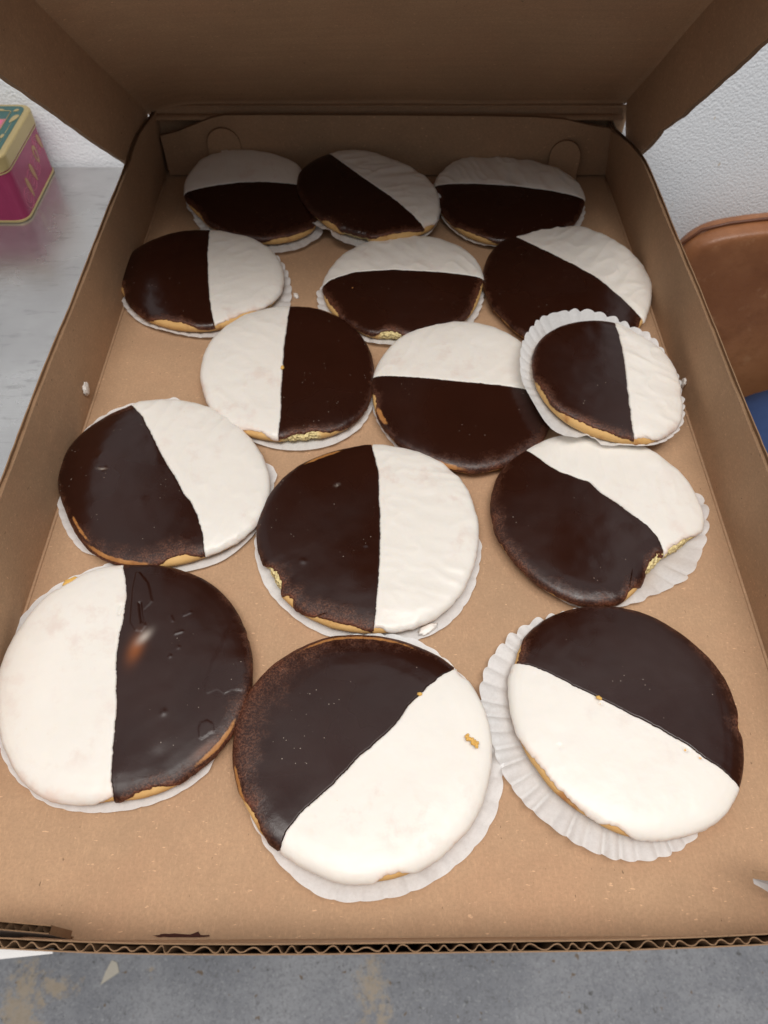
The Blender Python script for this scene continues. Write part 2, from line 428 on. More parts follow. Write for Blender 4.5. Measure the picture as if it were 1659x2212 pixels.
COOKIES = [
 dict(n=1,c=(-0.1312,0.6609),z=0.0088,tilt=(0,0.12),
  R=[580,569,566,563,560,564,579,595,603,603,601,601,604,609,615,621,631,646,662,677,693,707,721,735,742,733,720,707,696,687,677,666,653,638,623,607,590,574,565,566,568,570,571,576,586,598,610,621,635,655,678,700,723,744,765,785,800,808,792,754,710,672,639,607],
  D=[(-646,-30),(-421,31),(-108,93),(167,100),(573,59)],k=(21,-316),
  L=[560,549,546,543,541,544,559,574,582,582,580,580,583,588,593,599,609,619,610,603,596,590,585,584,584,584,584,584,584,584,601,622,640,646,640,612,594,614,615,617,636,630,585,604,665,681,684,703,704,736,778,803,826,849,869,878,870,889,873,812,758,759,751,662]),
 dict(n=2,c=(-0.0169,0.6536),z=0.013,tilt=(-0.03,0.1),
  R=[685,673,659,644,629,615,601,591,583,576,568,562,567,582,596,611,626,640,652,665,677,689,700,707,712,717,722,726,722,708,694,679,662,645,628,612,601,594,586,579,578,582,586,590,596,605,614,623,635,651,666,677,687,698,712,729,747,763,772,760,741,723,710,697],
  D=[(-351,513),(-245,385),(-29,151),(274,-154),(436,-355),(554,-519)],k=(-230,-128),
  L=[741,702,640,622,607,593,580,571,563,555,548,542,548,561,575,590,604,617,629,641,653,665,676,682,687,692,697,701,703,708,707,695,680,671,656,617,605,632,640,637,643,634,612,665,678,684,686,688,691,695,695,706,714,728,728,759,772,773,766,759,750,739,729,733]),
 dict(n=3,c=(0.1254,0.6600),z=0.004,tilt=(0,0.05),
  R=[732,732,730,727,723,720,714,703,689,675,663,655,647,640,632,634,651,670,689,708,728,749,774,792,791,785,781,779,777,772,762,751,740,730,724,721,718,717,717,718,718,716,713,710,706,700,692,684,677,672,670,667,665,667,673,680,686,690,691,692,695,700,707,720],
  D=[(-751,165),(-372,157),(23,118),(357,50),(718,-56)],k=(-131,-269),
  L=[726,707,704,702,698,694,689,678,664,651,640,632,625,617,610,612,628,646,665,684,702,723,747,764,764,758,754,752,751,744,738,734,734,722,710,726,735,735,734,730,730,727,724,721,718,711,702,694,688,688,672,658,679,688,691,703,715,733,743,743,742,741,742,742]),
 dict(n=4,c=(-0.1663,0.5406),z=0,tilt=(0,0),
  R=[756,748,740,733,726,720,715,709,704,699,694,688,685,683,681,682,686,695,706,714,721,728,734,740,747,751,754,756,759,761,762,751,732,713,697,685,674,664,663,666,670,671,671,670,671,674,678,683,689,696,705,714,721,725,725,725,732,744,756,768,774,775,771,764],
  D=[(11,624),(54,230),(120,-171),(176,-454),(224,-634)],k=(-321,-41),
  L=[815,802,793,784,776,770,768,735,692,674,669,664,661,659,657,658,662,670,668,660,652,647,644,644,644,644,644,644,644,644,644,644,644,660,679,697,705,704,703,701,699,695,691,688,690,688,697,702,712,730,749,768,791,815,839,864,882,891,899,906,897,872,849,831]),
 dict(n=5,c=(0.0175,0.5299),z=0,tilt=(0,0),
  R=[707,716,724,729,734,739,744,749,748,745,740,736,730,721,712,703,696,692,688,685,682,680,681,682,683,684,684,683,683,689,699,709,715,718,721,722,721,719,716,710,704,703,707,712,714,712,707,700,692,686,680,676,676,679,683,686,688,690,690,688,686,684,688,697],
  D=[(-733,-77),(-647,14),(-422,106),(-90,133),(325,99),(702,46)],k=(-13,-254),
  L=[722,713,704,703,708,713,718,722,722,718,714,710,704,696,687,679,672,667,664,661,658,656,657,658,659,660,660,659,659,665,675,714,761,777,775,785,797,795,775,736,772,765,760,759,757,750,741,734,727,705,714,709,714,716,715,742,749,745,727,728,720,717,718,719]),
 dict(n=6,c=(0.1630,0.5332),z=0,tilt=(0,0),
  R=[738,741,744,746,749,756,767,778,789,801,813,826,838,844,843,842,840,836,832,827,821,814,804,793,782,772,762,753,745,741,740,739,738,741,747,754,761,765,769,781,799,820,840,848,852,854,852,849,845,841,835,829,823,815,807,799,787,770,753,743,738,733,732,735],
  D=[(-414,646),(-290,515),(-98,338),(88,167),(265,-20),(420,-287),(520,-483)],k=(-343,-287),
  L=None),
 dict(n=7,c=(-0.0775,0.4230),z=0,tilt=(0,0),
  R=[685,683,682,683,685,688,694,702,710,717,725,733,739,746,750,749,749,750,751,753,756,757,753,748,743,737,732,725,717,708,700,692,686,682,682,681,682,688,694,701,708,717,723,728,732,736,739,743,747,751,756,766,777,786,792,792,788,781,770,752,728,708,698,691],
  D=[(-34,698),(-35,513),(-39,172),(-29,-43),(-22,-299),(-2,-542),(-11,-764)],k=(296,-43),
  L=[698,681,655,655,655,655,655,655,655,655,655,655,655,655,655,655,655,655,655,655,655,655,655,655,655,655,655,655,655,655,655,655,655,655,655,655,655,655,655,655,655,662,685,709,731,745,757,773,788,802,814,824,834,840,838,834,826,810,792,772,752,732,717,708]),
 dict(n=8,c=(0.0601,0.3977),z=0,tilt=(0,0),
  R=[693,694,698,702,710,721,732,743,756,769,781,791,799,803,803,802,801,797,793,789,782,775,766,755,742,729,718,709,703,700,697,694,692,693,695,698,700,704,710,717,724,730,735,740,748,759,771,785,797,800,798,795,789,782,776,771,766,756,745,734,721,711,704,697],
  D=[(-680,132),(-526,116),(-344,96),(18,45),(269,14),(482,-26),(677,-105)],k=(-9,-383),
  L=[668,670,674,678,685,696,706,717,730,738,738,738,738,738,738,738,738,738,738,738,738,738,738,729,716,703,693,684,682,703,716,705,699,697,697,698,699,702,706,711,717,724,721,716,722,733,738,738,738,738,738,738,738,738,738,738,738,730,719,708,696,686,679,673]),
 dict(n=9,c=(0.1682,0.3954),z=0.016,tilt=(-0.1,0.04),
  R=[571,574,583,594,602,605,605,606,606,606,609,618,628,636,635,629,622,615,609,604,600,596,592,590,587,585,582,577,572,567,563,561,560,559,559,559,560,561,562,564,566,568,570,572,575,578,582,587,594,604,617,628,631,629,630,632,632,626,615,601,585,572,568,570],
  D=[(162,563),(163,379),(158,211),(140,19),(120,-163),(103,-346),(90,-522),(106,-614)],k=(-236,38),
  L=[606,622,626,634,635,656,667,681,696,712,726,731,753,767,777,786,794,800,805,803,792,780,767,751,722,719,705,694,684,674,666,658,651,645,639,637,642,649,658,671,689,704,698,667,601,599,633,628,622,632,645,656,660,662,664,662,659,655,647,634,625,618,618,601]),
 dict(n=10,c=(-0.1574,0.3128),z=0,tilt=(0,0),
  R=[745,729,714,699,686,678,673,669,670,675,680,686,694,701,710,721,733,745,757,771,780,781,781,780,780,783,785,786,785,780,773,761,746,729,712,699,687,683,683,686,694,705,714,723,730,735,738,741,743,745,748,751,756,761,772,785,798,808,810,806,799,789,775,760],
  D=[(-344,655),(-243,536),(-138,351),(-63,217),(33,57),(108,-52),(177,-174),(237,-250),(302,-359),(356,-492),(381,-602),(399,-681)],k=(-288,-222),
  L=[782,800,772,704,662,654,650,646,646,651,656,662,669,677,685,707,789,854,839,841,863,885,896,900,898,890,873,820,771,771,796,804,794,781,768,759,754,748,745,743,742,745,728,707,705,709,713,715,719,741,775,784,794,805,817,823,822,820,817,812,805,797,788,779]),
 dict(n=11,c=(-0.0113,0.2669),z=0,tilt=(0,0),
  R=[744,747,751,756,764,771,775,776,776,773,769,763,755,747,745,748,746,737,730,728,729,731,735,739,742,743,744,745,746,746,746,744,742,737,733,730,728,727,731,735,737,739,740,741,743,746,748,750,751,755,761,768,773,777,779,777,774,767,759,751,746,741,740,742],
  D=[(24,716),(48,590),(76,441),(77,237),(87,81),(85,-215),(79,-389),(63,-589),(50,-770)],k=(-317,-106),
  L=[760,732,724,730,737,744,748,749,749,746,742,736,728,721,719,722,720,711,705,703,704,706,710,714,715,715,717,718,719,722,738,762,769,770,768,767,767,768,769,767,765,765,769,773,777,781,785,790,796,805,815,828,837,842,846,844,835,826,816,805,790,784,779,783]),
 dict(n=12,c=(0.1463,0.2808),z=0,tilt=(0,0),
  R=[720,721,724,730,735,736,736,737,741,743,741,739,733,726,718,713,710,708,706,705,703,699,696,699,704,710,715,717,717,717,717,718,719,720,721,720,718,716,716,716,717,721,726,731,733,730,720,708,695,673,636,601,577,564,553,544,541,555,579,606,637,672,701,715],
  D=[(-415,533),(-314,408),(-226,323),(-27,228),(51,119),(134,47),(225,-58),(289,-126),(347,-219),(371,-318),(385,-389)],k=(-218,-171),
  L=[793,813,832,785,722,711,710,711,715,717,716,713,708,700,693,688,685,683,682,680,679,675,672,675,680,685,690,692,692,692,692,693,694,695,696,695,693,691,691,691,692,696,701,705,719,724,718,708,699,690,682,678,659,674,676,687,702,713,718,722,729,741,755,773]),
 dict(n=13,c=(-0.1535,0.1650),z=0,tilt=(0,0),
  R=[742,735,730,726,723,723,725,726,727,727,728,728,728,729,731,734,738,742,748,761,772,779,784,788,789,787,780,770,761,757,753,749,744,738,729,720,716,719,722,726,734,742,749,755,757,754,748,739,731,726,731,740,748,754,757,757,757,761,766,766,764,760,755,749],
  D=[(-158,706),(-122,630),(-82,496),(-69,366),(-65,210),(-56,89),(-21,-85),(14,-223),(30,-357),(48,-510),(70,-633),(89,-728)],k=(358,1),
  L=[716,710,704,701,698,698,699,701,701,702,702,702,702,703,706,708,712,716,772,840,857,852,860,871,880,885,885,878,867,855,843,831,822,804,744,752,790,782,778,778,778,779,771,782,781,777,773,769,768,767,769,772,774,778,781,783,782,754,739,739,737,733,728,723]),
 dict(n=14,c=(-0.0120,0.1210),z=0,tilt=(0,0),
  R=[714,718,721,723,723,723,722,714,705,697,689,683,678,675,673,674,674,679,686,693,699,703,707,713,719,725,730,733,734,731,728,722,716,711,705,700,695,691,688,686,679,670,666,666,665,667,673,676,675,675,675,676,679,683,686,687,690,694,699,701,702,704,707,710],
  D=[(510,435),(449,400),(378,341),(323,282),(254,216),(190,114),(109,44),(45,-20),(-19,-66),(-92,-150),(-153,-213),(-248,-294),(-318,-358),(-385,-438),(-411,-520)],k=(-172,243),
  L=[784,770,756,744,739,738,736,735,736,738,740,741,734,724,718,715,712,707,702,696,691,687,685,683,681,680,680,679,679,680,681,683,684,686,687,689,690,692,694,697,704,712,720,731,744,756,761,760,756,753,754,755,757,759,762,766,773,781,789,793,796,797,794,790]),
 dict(n=15,c=(0.1379,0.1412),z=0,tilt=(0,0),
  R=[643,646,651,654,654,654,653,651,651,654,658,662,665,668,670,671,672,674,676,679,683,687,689,689,690,690,683,670,667,665,655,647,642,637,633,630,627,624,625,628,630,631,632,634,643,654,663,671,674,675,677,681,685,689,692,691,687,680,673,666,657,649,644,643],
  D=[(-611,291),(-499,262),(-396,207),(-271,133),(-124,50),(-28,-7),(79,-66),(182,-132),(295,-202),(367,-273),(442,-322),(524,-408)],k=(238,239),
  L=[632,629,628,627,627,627,628,631,634,637,642,647,652,658,666,673,681,687,690,692,694,703,721,741,760,778,792,803,814,820,822,822,812,798,786,785,788,789,788,786,784,784,784,785,784,784,781,775,765,753,740,724,708,694,684,678,673,667,662,656,650,644,639,636]),
]

# ------------------------------------------------------------------ floor, wall, table
def floor():
    N = 90
    xs = np.r_[np.linspace(-3, -1.0, 6)[:-1], np.linspace(-1.0, 1.0, 170), np.linspace(1.0, 3, 6)[1:]]
    ys = np.r_[np.linspace(-3, -.25, 6)[:-1], np.linspace(-.25, .3, 48), np.linspace(.3, .83, 4)[1:]]
    V, P = [], []
    blobs = [(-.02, .035, .030, .050), (.0, -.01, .016, .05), (-.045, -.03, .03, .025), (-.55, .0, .045, .09), (-.62, -.04, .06, .05), (-.5, .03, .05, .02), (-.36, .05, .012, .01)]
    for x in xs:
        for y in ys:
            V.append((x, y, -.9))
            P.append(max(math.exp(-((x - a) / c) ** 2 - ((y - b) / d) ** 2) for a, b, c, d in blobs) * .85)
    o = mesh('floor', V, grid_faces(len(xs), len(ys)), M_CONC, attrs={'paint': P})
    tag(o, kind='structure')
floor()

w = MB()
w.box((-2.5, .762, -.9), (2.5, .86, 2.0))
tag(w.build('wall', M_WALL), kind='structure')

tb = tag(empty('metal_table', (-.45, .40, -.9)), 'brushed steel table top under the open cake box, against the white pebbled wall', 'table')
def rel(o, p):
    o.parent = p
    o.matrix_parent_inverse = Matrix.Translation(p.location).inverted() if p.rotation_euler[:] == (0, 0, 0) else p.matrix_basis.inverted()
    return o
m = MB()
m.box((-1.2, .045, -.045), (.262, .757, -.005))
rel(m.build('table_top', M_STEEL, None, bevel=.006, seg=3), tb)
for x in (-1.14, .20):
    for y in (.11, .70):
        m = MB()
        m.tube([(x, y, -.9), (x, y, -.045)], .02, 12)
        rel(m.build('leg', M_IRON, None, smooth=True), tb)

# ------------------------------------------------------------------ cake box
H = .063
box = tag(empty('cake_box', (0, .38, -.005)), 'open brown corrugated cardboard cake box holding the black and white cookies', 'cardboard box')
XL, XR, YB = -.2315, .237, .724
def yfront(x):
    return .0302 + .0016 * (x + .0) / .24 + .0006 * nz(x * 9, 3)

m = MB()   # bottom board, kraft above, white below
poly = [(XL - .002, YB + .0165, 0), (XR + .002, YB + .0165, 0), (XR + .002, yfront(XR) - .0040, 0), (XL - .002, yfront(XL) - .0040, 0)]
m.prism(poly, (0, 0, -.0044), 0, 1, 2)
rel(m.build('bottom_panel', [M_KRAFT, M_LINER, M_KRAFT_EDGE]), box)

def side_wall(sx):
    """long wall: kraft liner inside, white liner outside, a groove between them along the cut edge"""
    m = MB()
    ys = np.linspace(.026, YB + .0135, 90)
    def X(y, z, k):
        base = (XL if sx < 0 else XR + .003 * math.sin((y - .03) / .7 * math.pi) - .0025)
        if sx > 0 and y > .6:
            base -= .010 * (min(y - .6, .124) / .124) ** 2 * z / H
        if sx < 0 and y > .63:
            base += .006 * (min(y - .63, .094) / .094) ** 2 * z / H
        bow = .0016 * nz(y * 7, sx * 4 + z * 18) * z / H
        return base + sx * (.0015 * z / H) + bow + k * sx
    def top(y, j):
        z = H + .0010 * nz(y * 22, j) + .0005 * nz(y * 160, j + 9)
        if sx < 0 and y > .64:
            z += .0035 * math.sin(min(1, (y - .64) / .084) * math.pi)
        if sx > 0 and y > .64:
            z -= .012 * min(1, (y - .64) / .084) ** 1.5
        return z
    zs = (0, .25, .5, .75, 1)
    for j, (k, mi) in enumerate(((0, 0), (.0007, 2), (.0037, 2), (.0045, 1))):
        rows = []
        for f in zs:
            rows.append([(X(y, top(y, j // 2) * f, k), y, max(.0003 if k < .001 else -.004, top(y, j // 2) * f) if f == 0 else top(y, j // 2) * f) for y in ys])
        for a, b in zip(rows[:-1], rows[1:]):
            m.sheet(a, b, mi)
    for k0, k1, j in ((0, .0007, 0), (.0037, .0045, 1)):
        m.sheet([(X(y, H, k0), y, top(y, j)) for y in ys], [(X(y, H, k1), y, top(y, j)) for y in ys], 2)
    # corrugated medium seen down the groove
    m.sheet([(X(y, H, .0007), y, top(y, 0) - .0012 - .0010 * nz(y * 55, 5)) for y in ys], [(X(y, H, .0037), y, top(y, 1) - .0022 - .0012 * nz(y * 40, 8)) for y in ys], 2)
    for y in (ys[0], ys[-1]):
        m.add([(X(y, 0, 0), y, 0), (X(y, 0, .0045), y, 0), (X(y, H, .0045), y, top(y, 1)), (X(y, H, 0), y, top(y, 0))], [(0, 1, 2, 3)], 2)
    return rel(m.build('side_wall', [M_KRAFT, M_LINER, M_KRAFT_EDGE], smooth=False), box)
side_wall(-1)
side_wall(1)

# low crease ridges where the walls fold up from the bottom
for sx in (-1, 1):
    m = MB()
    x = XL + .0012 if sx < 0 else XR - .0012
    m.tube([((XL if sx < 0 else XR + .003 * math.sin((y - .03) / .7 * math.pi) - .0025) - sx * .0008, y, .0002) for y in np.linspace(.035, .72, 40)], .0011, 8)
    rel(m.build('fold_ridge', M_KRAFT, smooth=True), box)

# front wall, cut edge with open flutes on top
def front_wall():
    m = MB()
    T = .0042
    xs = np.linspace(XL - .004, XR + .004, 120)
    lean = .0066
    def Y(x, z, k):
        return yfront(x) - lean * z / H - k + (.0007 * nz(x * 10, 1.5) + .0030 * min(1.6, (x / .16) ** 2)) * z / H
    def top(x, j):
        return H + .0006 * nz(x * 25, 20 + j) + .0006 * nz(x * 190, 30 + j) + .0003 * nz(x * 600, 50 + j)
    for j, (k, mi) in enumerate(((0, 0), (.0005, 2), (T - .0005, 2), (T, 1))):
        z0 = .0003 if k < .001 else -.004
        m.sheet([(x, Y(x, 0, k), z0) for x in xs], [(x, Y(x, H / 2, k), H / 2) for x in xs], mi)
        m.sheet([(x, Y(x, H / 2, k), H / 2) for x in xs], [(x, Y(x, H, k), top(x, j // 2)) for x in xs], mi)
    for k0, k1, j in ((0, .0005, 0), (T - .0005, T, 1)):
        m.sheet([(x, Y(x, H, k0), top(x, j)) for x in xs], [(x, Y(x, H, k1), top(x, j)) for x in xs], 2)
    rel(m.build('front_wall', [M_KRAFT, M_LINER, M_KRAFT_EDGE]), box)
    fl = MB()   # fluted medium
    n = 60 * 10
    A, B, A2, B2 = [], [], [], []
    for i in range(n + 1):
        x = XL + (XR - XL) * i / n
        ph = i / 10 * 2 * math.pi + 1.5 * nz(x * 34, 44) + .6 * nz(x * 110, 3)
        s = math.sin(ph)
        s = math.copysign(abs(s) ** .8, s)
        k = T / 2 + (T / 2 - .0007) * s * (.80 + .55 * nz(x * 60, 12))
        xx = x + .0036 * nz(x * 75, 31)
        zt = H - .0008 + .0012 * nz(x * 120, 7)
        for L, kk, z in ((A, k, zt), (B, k, .003), (A2, k + .00045, zt), (B2, k + .00045, .003)):
            L.append((xx, Y(x, z, min(kk, T - .0002)), z))
    fl.sheet(A, B, 0)
    fl.sheet(A2, B2, 0)
    fl.sheet(A, A2, 0)
    rel(fl.build('corrugated_core', M_KRAFT_EDGE, smooth=True), box)
front_wall()

# back wall: locking panel folded inside, outer wall behind it
m = MB()
prof = [(-.226, .002), (-.2262, .043), (-.21, .0465), (-.19, .0535), (-.172, .060), (-.158, .0628), (-.1, .0634), (0, .0630), (.1, .0622), (.15, .0612), (.178, .0592), (.205, .0535), (.2305, .0495), (.2345, .0485), (.2352, .002)]
poly = [(x, YB + .0015 * nz(x * 9, 6) * (z / H), z) for x, z in prof]
m.prism(poly, (0, .0042, 0), 0, 0, 2)
bw = rel(m.build('back_wall', [M_KRAFT, M_LINER, M_KRAFT_EDGE]), box)
m = MB()
m.box((XL, YB + .0138, -.004), (XR + .0075, YB + .0165, .066), 0)
rel(m.build('outer_back_wall', [M_KRAFT]), box)
def lock_tab(cx, z0, w, h, dy, rz, label):
    m = MB()
    P = [(w / 2, z0)] + [(w / 2 * math.cos(R(a)), z0 + h - w * .5 + w * .5 * math.sin(R(a))) for a in range(0, 181, 15)] + [(-w / 2, z0)]
    m.prism([(x, 0, z) for x, z in P], (0, .004, 0), 0, 0, 1)
    o = m.build('lock_tab', [M_KRAFT, M_KRAFT_EDGE], bevel=.0006)
    o.location = (cx, YB + dy, 0)
    o.rotation_euler = (R(rz), 0, R(-12 if cx > 0 else 3))
    o.parent = bw
    pass
    return o
lock_tab(.185, .003, .031, .038, -.0095, -6, '')
lock_tab(-.163, .018, .034, .034, -.0022, 1, '')

# corner flaps at the front
m = MB()
ed = [(-.236, .0270), (-.20, .0285), (-.172, .0300), (-.1495, .0285)]
tops = [.0490, .0500, .0470, .0430]
bots = [.004, .006, .010, .016]
for k, mi in ((0, 1), (.0036, 0)):
    m.sheet([(x, y + k, b) for (x, y), b in zip(ed, bots)], [(x, y + k, t_) for (x, y), t_ in zip(ed, tops)], mi)
m.sheet([(x, y + .0005, t_ - .0003) for (x, y), t_ in zip(ed, tops)], [(x, y, t_) for (x, y), t_ in zip(ed, tops)], 2)
m.sheet([(x, y + .0031, t_ - .0003) for (x, y), t_ in zip(ed, tops)], [(x, y + .0036, t_) for (x, y), t_ in zip(ed, tops)], 2)
zz_, zt_ = [], []
for q in range(241):
    u = q / 240 * .9999
    x = -.236 + .0865 * u
    y = np.interp(x, [e_[0] for e_ in ed], [e_[1] for e_ in ed]) + .0018 + .0015 * math.sin(u * .0865 / .0062 * 2 * math.pi + 1.5 * nz(u * 9, 3))
    t_ = np.interp(x, [e_[0] for e_ in ed], tops) - .0006 + .0008 * nz(u * 40, 2)
    zt_.append((x, y, t_))
    zz_.append((x, y, .012))
m.sheet(zz_, zt_, 2)
m.add([(ed[-1][0], ed[-1][1], bots[-1]), (ed[-1][0], ed[-1][1] + .0036, bots[-1]), (ed[-1][0], ed[-1][1] + .0036, tops[-1] - .001), (ed[-1][0], ed[-1][1], tops[-1] - .001)], [(0, 1, 2, 3)], 2)
rel(m.build('corner_flap', [M_KRAFT, M_LINER, M_KRAFT_EDGE]), box)
m = MB()
rag = [(.1650, .0490, .0560), (.1670, .0475, .0515), (.1735, .0462, .0455), (.1765, .0455, .0425), (.180, .0445, .0365), (.1835, .044, .0335), (.188, .043, .027), (.236, .036, .006)]
topz = [(.1685, .0495, .0565), (.236, .040, .058)]
P = [(x, y, z) for x, y, z in rag] + [(.238, .0375, .058)]
m.prism(P, (.0008, .0036, 0), 1, 0, 2)
rel(m.build('corner_flap', [M_KRAFT, M_LINER, M_KRAFT_EDGE]), box)

# white outer glue flap showing below the front edge at the left
m = MB()
m.prism([(-.143, .0208, .050), (-.165, .0188, .049), (-.20, .0165, .048), (-.25, .014, .047), (-.25, .023, .049), (-.143, .0228, .050)], (0, 0, -.0008), 0)
rel(m.build('glue_flap', M_LINER), box)

# lid, hinged at the back and leaning forward over the cookies
LID_L = .50
def lid():
    hy, hz = .742, .0655
    nu, nv = 60, 40
    def P(u, v, k=0.0):
        x = XL - .004 + (XR - XL + .008) * u
        aL, aR = R(41.6), R(44.6)
        a = aL + (aR - aL) * u
        s = LID_L * v
        p = Vector((x, hy - s * math.cos(a), hz + s * math.sin(a)))
        nrm = Vector((0, -math.sin(a), -math.cos(a)))
        # the board curls towards the left fold and sags a little between its creases
        d = .010 * max(0, 1 - u / .13) ** 2 - .004 * math.sin(u * math.pi) * math.sin(min(1, v * 1.1) * math.pi)
        d += .0012 * nz(u * 5, v * 5, 2)
        return p + nrm * (d + k)
    V, F = [], []
    for k in (0.0, -.0042):
        V += [P(i / (nu - 1), j / (nv - 1), k) for i in range(nu) for j in range(nv)]
    F += grid_faces(nu, nv) + grid_faces(nu, nv, off=nu * nv, flip=True)
    mats_i = [0] * len(F)
    loop = [i * nv for i in range(nu)] + [(nu - 1) * nv + j for j in range(1, nv)] + [i * nv + nv - 1 for i in range(nu - 2, -1, -1)] + [j for j in range(nv - 2, 0, -1)]
    F = [tuple(f) for f in F]
    half = len(mats_i) // 2
    mats_i = [0] * half + [1] * half
    for i in range(len(loop)):
        a, b = loop[i], loop[(i + 1) % len(loop)]
        F.append((a, b, b + nu * nv, a + nu * nv))
        mats_i.append(2)
    o = mesh('lid', V, F, [M_KRAFT_LID, M_LINER, M_KRAFT_EDGE], None, True, fmat=mats_i)
    rel(o, box)
    def flap(u, name, depth, sgn):
        a = R(41.6) if u < .5 else R(44.6)
        nrm = Vector((0, -math.sin(a), -math.cos(a)))
        out = Vector((sgn, 0, 0))
        n = 70
        m = MB()
        def Q(v, d, k):
            q = P(u, v) + nrm * (d * depth) + out * (k - .0012 + .004 * d * d)
            # cut end of the flap near the hinge, ragged free edge
            if d > 0:
                q += nrm * (.0009 * nz(v * 30, u * 7) * d)
                if u > .5 and .13 < v < .26:
                    q += nrm * (-.0035 * d * max(0, math.sin((v - .13) / .13 * math.pi)) + .0012 * d * nz(v * 220, 3))
            return q
        vs = np.linspace(.012, 1, n)
        ds = np.r_[-.09, np.linspace(0, 1, 6)]
        for k, mi in ((.0004, 0), (.0045, 1)):
            for d0, d1 in zip(ds[:-1], ds[1:]):
                m.sheet([Q(v, d0, k) for v in vs], [Q(v, d1, k) for v in vs], mi)
        m.sheet([Q(v, 1, .0004) for v in vs], [Q(v, 1, .0045) for v in vs], 2)
        m.sheet([Q(vs[0], d, .0004) for d in ds], [Q(vs[0], d, .0045) for d in ds], 2)
        m.sheet([Q(1, d, .0004) for d in ds], [Q(1, d, .0045) for d in ds], 2)
        f = m.build(name, [M_KRAFT_LID, M_LINER, M_KRAFT_EDGE], smooth=False)
        f.parent = o
        pass
    flap(0, 'lid_side_flap', .0605, -1)
    flap(1, 'lid_side_flap', .0590, 1)
    # the hinge strip, a dark double crease behind the locking panel
    m = MB()
    xs = np.linspace(XL - .001, XR + .0016, 60)
    A = [(x, hy - .0135 - .001 * nz(x * 8, 2), .0560 + .0012 * nz(x * 11, 4)) for x in xs]
    B = [(x, hy - .007, .0585) for x in xs]
    C_ = [(x, hy + .0022, .0668) for x in xs]
    m.sheet(A, B)
    m.sheet(B, C_)
    f = m.build('hinge_strip', M_KRAFT, smooth=True)
    sm = f.modifiers.new('solid', 'SOLIDIFY')
    sm.thickness = .002
    f.parent = o
    pass
lid()

# ------------------------------------------------------------------ cookies and their papers
PROF = np.array([(0, 0, .0158), (.25, .25, .0158), (.5, .5, .0156), (.7, .7, .0152), (.82, .82, .0146), (.90, .90, .0138), (.95, .952, .0128), (.985, .983, .0116), (1.015, .998, .0098), (1.05, 1.0, .0078),
                 (1.09, .992, .0056), (1.13, .965, .0035), (1.18, .92, .0019), (1.25, .85, .0012), (1.4, .6, .0010), (1.7, .3, .0010), (2.0, 0, .0010)])
_pd = np.linspace(0, 2, 801)
_k = np.hanning(21); _k /= _k.sum()
def _sm(c):
    y = np.interp(_pd, PROF[:, 0], PROF[:, c])
    yy = np.convolve(np.r_[y[10:0:-1] * (1 if c == 2 else -1), y, y[-1] + (y[-1] - y[-2:-12:-1]) * 0 + (0)], _k, 'valid')[:801]
    return yy
PS, PZ = _sm(1), _sm(2) * .90
PS[0] = 0
def prof(p, hs=1.0):
    return np.interp(p, _pd, PS), np.interp(p, _pd, PZ) * hs
def prof_n(p, Rm):
    e = .012
    s0, z0 = prof(np.maximum(p - e, 0))
    s1, z1 = prof(p + e)
    ds, dz = (s1 - s0) * Rm, z1 - z0
    L = np.hypot(ds, dz) + 1e-9
    return -dz / L, ds / L
def inv_s(s):
    t = _pd[:421]
    return np.interp(s, np.maximum.accumulate(PS[:421]), t)
def wrapdiff(a, b):
    return (a - b + np.pi) % (2 * np.pi) - np.pi
def fbm(x, y, s):
    return noise.noise(Vector((x, y, s))) + .5 * noise.noise(Vector((2.1 * x, 2.1 * y, s + 7)))

